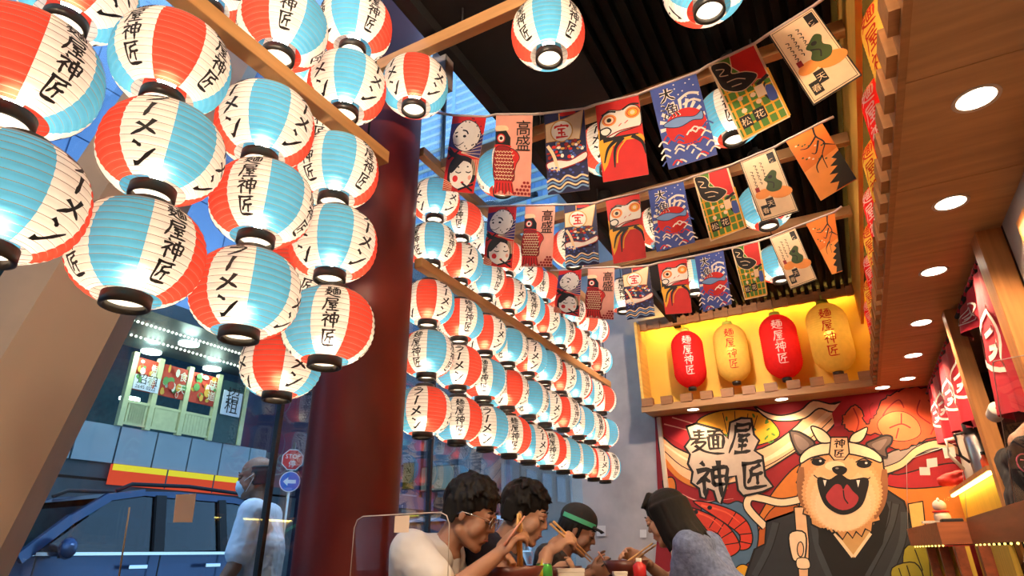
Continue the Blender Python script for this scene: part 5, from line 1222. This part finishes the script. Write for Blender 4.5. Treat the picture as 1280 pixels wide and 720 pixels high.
fuse('mask_sheet', [('e', T5(.062, 0, -.048), (.052, .058, .046), R5), ('c', T5(.10, 0, -.02), .014, T5(.085, 0, -.09), .014)], mat('mask_blue', (.50, .66, .78), rough=.8), mk, .006, 3)
m = MB()
for sy in (1, -1): m.tube([T5(.05, sy*.058, -.02), T5(.02, sy*.078, -.005), T5(-.01, sy*.085, .01)], .0018, 5); m.tube([T5(.04, sy*.056, -.08), T5(.01, sy*.078, -.04), T5(-.01, sy*.085, -.01)], .0018, 5)
q = m.build('ear_loop', MATS['white_tee'], mk); q['kind'] = 'stuff'
# --- staff behind the counter (mostly outside the frame)
Hs = Vector((.84, 3.45, 1.66)); nk = Hs+Vector((-.14, 0, -.19)); ch = nk+Vector((.0, 0, -.24)); hi = ch+Vector((.02, 0, -.3))
t6, T6, R6 = person('kitchen worker in a black T-shirt with hands clasped, cut by the right edge', Hs, (-1, -.1, -.2), nk, ch, hi, nk+Vector((-.02, -.18, -.06)), nk+Vector((-.02, .18, -.06)), Vector((.69, 3.24, 1.12)), Vector((.70, 3.66, 1.12)), Vector((.585, 3.34, 1.0)), Vector((.59, 3.47, .985)),
    [(Vector((.585, 3.34, 1.0)), (-.3, .2, -.7), (.2, .6, -.2), .9, .7, 1), (Vector((.59, 3.47, .985)), (-.3, -.2, -.7), (.2, -.6, -.2), .9, .7, -1)], SK2, mat('black_tee', (.012, .012, .014), rough=.85, var=.2), .6, JEAN, [(hi+Vector((0, k*.09, 0)), Vector((hi.x, hi.y+k*.1, .48)), Vector((hi.x, hi.y+k*.1, .08)), Vector((hi.x-.12, hi.y+k*.1, .04))) for k in (1, -1)])[:3]
hair_short(t6, T6, R6, 1.0, 6)
m = MB(); pe = Vector((.635, 3.20, 1.36))
m.tube([pe+Vector((.026*math.cos(a_*.35), -.006, .036*math.sin(a_*.35))) for a_ in range(19)], .003, 5, caps=False); m.tube([pe+Vector((-.012, -.006, .014)), pe+Vector((.012, -.006, .01)), pe+Vector((-.008, -.006, -.016)), pe+Vector((.014, -.006, -.014))], .003, 5)
q = m.build('sleeve_emblem', mat('pink_thread', (.7, .12, .2), rough=.7, var=0), t6); q['kind'] = 'stuff'
# ------------------------------------------------------------------ table and what stands on it
TZ = .93
t = thing('dining_table', 'long dark wooden table between the diners, just below the frame', 'table', (-.93, 2.6, 0))
TX = mat('table_wood', (.16, .06, .03), rough=.4)
MB().box((-.27, -1.0, TZ-.04), (.27, 1.0, TZ)).build('tabletop', TX, t, bevel=.004)
for x in (-.22, .22):
    for y in (-.92, .92): MB().box((x-.025, y-.025, 0), (x+.025, y+.025, TZ-.04)).build('leg', TX, t)
BOWL = mat('maroon_bowl', (.10, .022, .015), rough=.3, var=.15); BIN = mat('soup', (.45, .22, .07), rough=.2); NOOD = mat('noodle', (.80, .48, .16), rough=.4, var=.2, scale=40); CHOP = wood('chopstick_bamboo', (.62, .36, .14)); PCH = mat('pink_chopstick', (.62, .28, .2), rough=.4)
def bowl(p, lb, r=.10, h=.085, grp='ramen bowls on the table'):
    t = thing('ramen_bowl', lb, 'bowl', (p[0], p[1], TZ), 0, grp)
    m = MB(); m.lathe([(.001, .008), (.035, .008), (.038, 0), (.045, 0), (.045, .01), (r*.75, h*.45), (r, h), (r-.005, h), (r*.7, h*.5), (.03, .02), (.001, .018)], 40); m.build('bowl_shell', BOWL, t)
    m = MB(); m.lathe([(.001, h*.8), (r*.88, h*.8)], 32); m.build('soup', BIN, t); return t
def stick(a, b, mt, lb, grp=None):
    m = MB(); m.tube([a, Vector(a).lerp(Vector(b), .5), b], .0038, 7, taper=[1.15, 1, .7]); return tag(m.build('chopstick', mt), lb, 'chopstick', grp)
b1 = dep(637, 716, 2.0); b1.z = TZ; bowl(b1, 'dark ramen bowl under the noodles of the nearest diner', .115)
b2 = dep(783, 714, 2.72); bowl(b2, 'maroon bowl in front of the woman, chopsticks over its rim', .105, .09)
b3 = dep(762, 722, 3.0); bowl((b3.x, b3.y+.12), 'dark bowl in front of the third diner', .09, .07)
b4 = dep(706, 722, 2.4); bowl((b4.x-.02, b4.y), 'dark bowl in front of the second diner', .09, .075)
# noodles hanging from the chopsticks of the first diner
nt_ = thing('noodles', 'strand of orange ramen noodles hanging from the nearest diner chopsticks', 'noodles', dep(649, 650, 1.93)); o_ = Vector(nt_.location); rr = random.Random(1)
bot = dep(650, 716, 1.98) - o_
m = MB()
for i in range(22):
    dx, dy = rr.uniform(-.009, .009), rr.uniform(-.009, .009); k = .6 if i % 3 else 1.0
    m.tube([(dx*.7, dy*.7, .01+rr.uniform(0, .012)), (dx*1.1, dy, -.02), (bot.x*.4+dx*.8, bot.y*.4+dy, bot.z*.4), (bot.x*k+dx*1.6*k, bot.y*k+dy, bot.z*k)], .0026, 6)
q = m.build('noodle_strands', NOOD, nt_); q['kind'] = 'stuff'; bpy.context.view_layer.update()
for k, (pa, pb) in enumerate((((630, 682, 1.88), (656, 645, 1.93)), ((633, 680, 1.89), (653, 648, 1.94)))): stick(dep(*pa), dep(*pb), PCH, ['upper', 'lower'][k] + ' pinkish chopstick gripping the hanging noodles', 'chopsticks of the nearest diner')
for k, (pa, pb) in enumerate((((688, 655, 2.16), (738, 702, 2.30)), ((692, 652, 2.18), (740, 699, 2.34)))): stick(dep(*pa), dep(*pb), CHOP, ['front', 'rear'][k] + ' bamboo chopstick slanting down from the second diner hand', 'chopsticks of the second diner')
for k, (pa, pb) in enumerate((((816, 679, 2.76), (768, 713, 2.72)), ((820, 681, 2.78), (772, 715, 2.74)))): stick(dep(*pa), dep(*pb), CHOP, ['front', 'rear'][k] + ' bamboo chopstick held by the woman over her bowl', 'chopsticks of the woman')
stick(dep(748, 690, 2.9), dep(760, 708, 2.95), PCH, 'thin chopstick standing in the bowl of the third diner'); stick(dep(763, 698, 2.95), dep(752, 708, 2.9), DARKM, 'dark spoon handle across the bowl of the third diner')['category'] = 'spoon'
# can, towel, cups
c = dep(680, 716, 2.1); t = thing('drink_can', 'green and yellow drink can on the table before the second diner', 'can', (c.x, c.y, TZ)); hc = dep(680, 704, 2.1).z - TZ
GRC = mat('can_green', (.05, .32, .05), rough=.3, metal=.4); YC = mat('can_yellow', (.7, .6, .05), rough=.35)
m = MB(); m.lathe([(.001, 0), (.026, 0), (.030, .008), (.030, hc-.012), (.026, hc-.003)], 28); m.build('can_body', GRC, t)
m = MB(); m.lathe([(.001, hc-.005), (.024, hc-.005), (.026, hc), (.0275, hc-.002)], 28); m.build('can_lid', STEEL, t)
m = MB()
for k in range(6): a0, a1 = -2.2+k*.16, -2.2+(k+1)*.16; z0_, z1_ = .02+k*.008, .03+k*.010; m.face([(.0304*math.cos(a0), .0304*math.sin(a0), .012), (.0304*math.cos(a1), .0304*math.sin(a1), .012), (.0304*math.cos(a1), .0304*math.sin(a1), z1_+.03), (.0304*math.cos(a0), .0304*math.sin(a0), z0_+.03)])
m.build('yellow_flash', YC, t)
TWM = mat('paper_towel', (.72, .66, .6), rough=.9, bump=.3)
def block(name, lb, cat, p, sx, sy, h, mt, rz=0, part='sheet_stack'):
    t = thing(name, lb, cat, (p[0], p[1], TZ), rz)
    m = MB(); n = 5
    for k in range(n): z = h*k/n; m.box((-sx/2+.002*(k % 2), -sy/2, z), (sx/2-.002*(k % 2), sy/2+.003*(k % 2), z+h/n-.001))
    o = m.build(part, mt, t); o['kind'] = 'stuff'; return t
c = dep(713, 718, 2.25); block('napkin_stack', 'white paper napkins behind the green can', 'napkins', c, .10, .07, dep(713, 710, 2.25).z-TZ, TWM, .5)
c = dep(775, 720, 2.45); block('napkin_stack', 'small cream napkin stack before the woman bowl', 'napkins', c, .055, .05, dep(775, 714, 2.45).z-TZ, TWM, .5)
c = dep(800, 718, 2.6); t = thing('sauce_bottle', 'red sauce bottle behind the woman hand', 'bottle', (c.x, c.y, TZ)); hb = dep(800, 704, 2.6).z-TZ+.02
m = MB(); m.lathe([(.001, 0), (.028, 0), (.028, hb*.7), (.012, hb*.85), (.012, hb*.9)], 20); m.build('bottle_body', mat('sauce_red', (.6, .03, .03), rough=.25), t); m = MB(); m.lathe([(.013, hb*.86), (.013, hb), (.001, hb)], 16); m.build('bottle_cap', A['white'], t)
# acrylic dividers
ACR = glass('acrylic', (.97, .97, .97), .1); EDG = mat('acrylic_edge', (.55, .5, .46), rough=.2, var=0)
def divider(c4, lb):
    t = thing('acrylic_divider', lb, 'divider', c4[3]); o_ = Vector(t.location); P_ = [Vector(p)-o_ for p in c4]; U_ = (P_[1]-P_[0]).normalized(); D_ = (P_[3]-P_[0]).normalized(); n_ = U_.cross(D_).normalized()*.003; r = .03
    pts = [P_[3], P_[0]+D_*r, P_[0]+D_*r*.3+U_*r*.3, P_[0]+U_*r, P_[1]-U_*r, P_[1]-U_*r*.3+D_*r*.3, P_[1]+D_*r, P_[2]]
    m = MB(); m.prism(pts, n_); m.build('acrylic_sheet', ACR, t)
    m = MB(); m.tube(pts, .0016, 5); m.build('sheet_edge', EDG, t)
def upright(p0, p1, z0, z1): return [(p0[0], p0[1], z1), (p1[0], p1[1], z1), (p1[0], p1[1], z0), (p0[0], p0[1], z0)]
a_, b_ = dep(444, 646, 1.75), dep(562, 640, 1.6); divider(upright(a_, b_, TZ, a_.z), 'clear acrylic divider with rounded corner in front of the red pillar and nearest diner')
# notice cards on glass, wall (plain)
CARD = mat('card_tan', (.72, .56, .42), rough=.7, var=.04); CARDW = mat('card_white', (.68, .64, .60), rough=.7, var=.04); CD = mat('card_centre', (.16, .13, .12), rough=.8, var=.6, scale=60)
def card(c4, n, lb, mt=CARD, inner=None):
    t = thing('notice_card', lb, 'card', c4[0]); o_ = Vector(t.location); P_ = [Vector(p)-o_ for p in c4]; n = Vector(n).normalized()
    m = MB(); m.slab(P_, n*.002); m.build('card_sheet', mt, t)
q_ = lambda pts, X: [onX(x, y, X) for x, y in pts]
card(q_([(220, 618), (245, 617), (240, 653), (216, 653)], GX+.012), (1, 0, 0), 'small blank tan card stuck to the window in front of the parked car')
card([onY(x, y, 5.605) for x, y in [(746, 657), (757, 657), (757, 670), (746, 670)]], (0, -1, 0), 'small blank card on the grey wall right of the third diner', CARDW)
card([onY(x, y, 5.605) for x, y in [(800, 662), (808, 662), (808, 672), (800, 672)]], (0, -1, 0), 'small blank card on the grey wall by the woman face', CARDW)
a_ = dep(494, 645, 1.66); b_ = dep(512, 645, 1.64); card(upright(a_, b_, dep(503, 666, 1.65).z, a_.z), (.4, -.9, 0), 'small cream card on the acrylic divider beside the red pillar', CARD)
# gold strip hanging in front of car
m = MB(); m.tube([onX(162, 634, GX+.02), onX(148, 725, GX+.02)], .003, 5); tag(m.build('thin_rod', BEIG2), 'thin tan vertical strip on the window before the parked car door', 'strip')
# ------------------------------------------------------------------ serving counter at the right
t = thing('serving_counter', 'dark wooden serving counter shelf at the kitchen opening, lit yellow below', 'counter', (.6, 3.6, 0)); o_ = Vector(t.location)
m = MB(); m.prism([Vector((.50, 2.2, 1.07))-o_, Vector((.50, 4.15, 1.07))-o_, Vector((.56, 4.15, 1.07))-o_, Vector((.56, 2.2, 1.07))-o_], (0, 0, .125)); m.build('shelf_front', COUNT, t)
m = MB(); m.prism([Vector((.365, 4.16, 1.07))-o_, Vector((.285, 5.40, 1.07))-o_, Vector((.72, 5.40, 1.07))-o_, Vector((.56, 4.16, 1.07))-o_], (0, 0, .11)); m.build('shelf_end', wood('counter_light', (.34, .10, .035)), t)
LEDC = emit('counter_led', (1, .75, .15), 3.5)
LB = MB().ball((0, 0, 0), 0.0055, 1); l0 = LB.build('led_bulb', LEDC, t); l0.location = Vector((.515, 2.4, 1.062))-o_
for k in range(1, 24):
    c = l0.copy(); COL.objects.link(c)
    c.location = (Vector((.505, 2.4+k*.13, 1.064)) if k < 14 else Vector((.37-.0075*(k-14), 4.2+(k-14)*.12, 1.064)))-o_
YP = wood('lower_yellow_board', (.62, .40, .05), stretch=(14, 14, 1))
for k in range(7):
    y0 = 2.3+k*.46; x_ = 1.0 if k < 2 else (.50 if k < 4 else .46-.03*(k-4)); MB().box((0, y0+.01-o_.y, 0), (.02, y0+.45-o_.y, 1.06)).build('lower_board', YP, t).location.x = x_-o_.x
for k, x_ in ((3, .455), (4, .41), (5, .38), (6, .35)): MB().box((x_-o_.x, 2.3+k*.46-.035-o_.y, 0), (x_+.045-o_.x, 2.3+k*.46+.035-o_.y, 1.06)).build('lower_upright', COUNT, t)
t = thing('display_ledge', 'raised ledge with a glowing yellow light strip above the counter', 'ledge', (.62, 4.5, 1.2)); o_ = Vector(t.location)
MB().box((.61-o_.x, 3.86-o_.y, 1.40-o_.z), (.90-o_.x, 5.5-o_.y, 1.425-o_.z)).build('ledge_board', POST, t); MB().box((.66-o_.x, 3.86-o_.y, 0), (.675-o_.x, 5.5-o_.y, 1.40-o_.z)).build('yellow_panel', YEL, t)
MB().box((.615-o_.x, 3.86-o_.y, 1.385-o_.z), (.63-o_.x, 5.5-o_.y, 1.398-o_.z)).build('light_strip', emit('strip_yellow', (1, .78, .18), 16), t)
# flasks
p = onX(1213, 590, .70); t = thing('white_pitcher', 'white plastic jug with a long handle on the ledge', 'jug', (.70, 4.75, 1.425)); PL_ = mat('white_plastic', (.66, .6, .52), rough=.4, var=.05)
m = MB(); m.lathe([(.001, 0), (.062, 0), (.07, .02), (.062, .2), (.056, .27), (.06, .29), (.001, .292)], 28); m.build('jug_body', PL_, t)
m = MB(); m.tube([(-.055, -.02, .26), (-.115, -.03, .25), (-.12, -.03, .16), (-.068, -.02, .07)], .011, 8); m.build('handle', PL_, t)
m = MB(); m.prism([(.05, -.015, .27), (.09, 0, .29), (.05, .015, .27)], (0, 0, .012)); m.build('spout', PL_, t)
t = thing('steel_flask', 'stainless steel flask with black lid beside the white jug', 'flask', (.70, 4.45, 1.425)); 
m = MB(); m.lathe([(.001, 0), (.06, 0), (.064, .02), (.064, .21), (.05, .235), (.045, .24)], 28); m.build('flask_body', STEEL, t); m = MB(); m.lathe([(.05, .235), (.054, .25), (.054, .30), (.035, .315), (.001, .315)], 24); m.build('lid', BLACK, t)
m = MB(); m.tube([(-.05, 0, .25), (-.10, 0, .24), (-.10, 0, .12), (-.064, 0, .08)], .009, 8); m.build('handle', BLACK, t)
t = thing('red_bottle', 'small orange red bottle at the foot of the flask', 'bottle', (.67, 4.22, 1.425)); m = MB(); m.lathe([(.001, 0), (.022, 0), (.022, .06), (.01, .08), (.01, .10), (.001, .10)], 16); m.build('bottle_body', mat('orange_red', (.75, .1, .03), rough=.3), t); m = MB(); m.lathe([(.011, .09), (.011, .108), (.001, .108)], 12); m.build('cap', BLACK, t)
# lucky doll + red cloth
t = thing('lucky_figurine', 'small white round lucky figurine at the ledge end', 'figurine', (.47, 4.9, 1.18)); t.scale = (.55,)*3; m = MB(); m.ball((0, 0, .09), .085, 3, (1, 1, 1)); m.ball((0, 0, .22), .07, 3, (1, 1, .95)); m.build('figurine_body', mat('porcelain', (.7, .6, .52), rough=.25), t)
m = MB(); m.tube([(.075*math.cos(a_*.52), .075*math.sin(a_*.52), .155) for a_ in range(13)], .012, 6); m.build('red_collar', A['red'], t)
for sy in (-1, 1): m = MB(); m.ball((0, sy*.04, .28), .022, 2, (.6, 1, 1.2)); m.build('ear', MATS['porcelain'], t)
t = thing('red_packet', 'bright red cloth bundle on the ledge behind the figurine', 'cloth bundle', (.62, 5.0, 1.425)); 
fuse('red_cloth', [('c', (-.08, 0, .03), .035, (.09, 0, .03), .035), ('c', (-.05, 0, .05), .03, (.05, .02, .07), .03)], mat('bright_red_cloth', (.75, .03, .02), rough=.6), t, .008, 3, noise=.008)
for i, (px, py) in enumerate(((1165, 578), (1156, 590), (1187, 564))):
    z = onX(px, py, .30+.06*i).z if 0 else 0
for i, (q4, lb) in enumerate((([(1158, 574), (1171, 572), (1172, 583), (1159, 585)], 'small white card, middle one of three above the counter end'), ([(1149, 584), (1162, 584), (1163, 594), (1150, 594)], 'small white card, lowest of three above the counter end'), ([(1178, 560), (1193, 558), (1195, 571), (1181, 573)], 'small white card, highest of three above the counter end'))):
    card([onY(x, y, 4.9) for x, y in q4], (0, -1, 0), lb, CARDW)
c4 = [onY(x, y, 4.92) for x, y in ((1133, 575), (1200, 552), (1210, 655), (1135, 668))]; divider([c4[0], c4[1], c4[2], c4[3]], 'clear acrylic divider at the end of the counter')
# black tray on counter
t = thing('dark_tray', 'small dark dish and cutlery holder on the counter corner', 'tray', (.45, 4.3, 1.18)); MB().box((-.05, -.05, 0), (.05, .05, .02)).build('tray_base', BLACK, t, bevel=.004); MB().box((-.14, -.03, 0), (-.06, .03, .012)).build('tray_lid', CARDW, t)
# near acrylic + white paper bag at right
p0, p1 = onX(1243, 448, .58), onX(1292, 448, .58)
divider([onX(1240, 452, .56), onX(1300, 440, .56), onX(1330, 640, .56), onX(1272, 650, .56)], 'clear acrylic screen with rounded corner hanging at the right edge')
t = thing('towel_roll', 'white paper towel roll under the red curtain at the post', 'paper roll', onX(1245, 515, .60)); t.scale = (.6,)*3; m = MB(); m.lathe([(.012, -.06), (.05, -.06), (.052, -.055), (.052, .055), (.05, .06), (.012, .06)], 24); m.build('paper', TWM, t); m = MB(); m.tube([(0, 0, -.08), (0, 0, .08)], .012, 8); m.build('holder', DARKM, t); t.rotation_euler = (1.3, .3, 0)
# ------------------------------------------------------------------ noren curtains
NOR = mat('noren_crimson', (.42, .018, .035), rough=.75, var=.12, bump=.2); NORW = mat('noren_white', (.8, .7, .66), rough=.8, var=0)
def noren(y0, y1, zt, zb, lb, amp=.02, art=True, skew=.0):
    t = thing('noren_curtain', lb, 'curtain', (.66, (y0+y1)/2, zt), 0, 'crimson curtains on the rail'); m = MB(); NU, NV_ = 16, 10; w_ = y1-y0; g = []
    def pos(i, j, o=0):
        u, v = i/NU, j/NV_; return Vector((-.0 - o + amp*math.sin(u*13+v*2)*(.3+v) + .03*v*math.sin(u*5+1) + skew*v, (u-.5)*w_*(1-.12*v) + .02*math.sin(v*4), -(zt-zb)*v*(1-.05*math.sin(u*3))))
    for i in range(NU+1): g.append([m.b.verts.new(pos(i, j)) for j in range(NV_+1)])
    for i in range(NU):
        for j in range(NV_): f = m.b.faces.new((g[i][j], g[i+1][j], g[i+1][j+1], g[i][j+1])); f.smooth = True
    m.build('cloth', NOR, t)
    a = Art(lambda u, v: Vector((pos(u*NU, v*NV_).x-.004, pos(u*NU, v*NV_).y, pos(u*NU, v*NV_).z)), (-1, 0, 0), .0005)
    ring = [(.5+.3*math.cos(k*.2618), .5+.22*math.sin(k*.2618)) for k in range(25)]
    a.stroke(ring, NORW, .035, smooth=False)
    for st in ([(.32,.45),(.5,.42),(.68,.46)], [(.5,.33),(.5,.5),(.42,.65)], [(.5,.5),(.6,.6),(.66,.62)], [(.35,.56),(.64,.55)]): a.stroke(st, NORW, .04)
    q = a.build('emblem', t); q['kind'] = 'stuff'
    for k in range(4):
        m = MB(); yy = (-.4+.8*k/3)*w_; m.tube([(-.014, yy, -.01), (0, yy, .045-.012), (.014, yy, -.01)], .006, 6); m.build('hanging_loop', NOR, t)
    return t
NZ = 2.14
for i, (y0, y1, zb_, sk) in enumerate(((2.88, 3.12, 1.50, -.04), (3.14, 3.60, 1.98, .0), (3.84, 4.30, 1.66, 0), (4.32, 4.72, 1.68, 0), (4.74, 5.12, 1.70, 0), (5.14, 5.48, 1.72, 0))):
    noren(y0, y1, NZ, zb_, f'crimson curtain panel with a white round emblem, {ORD[i]} from the near oak post', skew=sk)
bpy.data.scenes.remove(TMP)
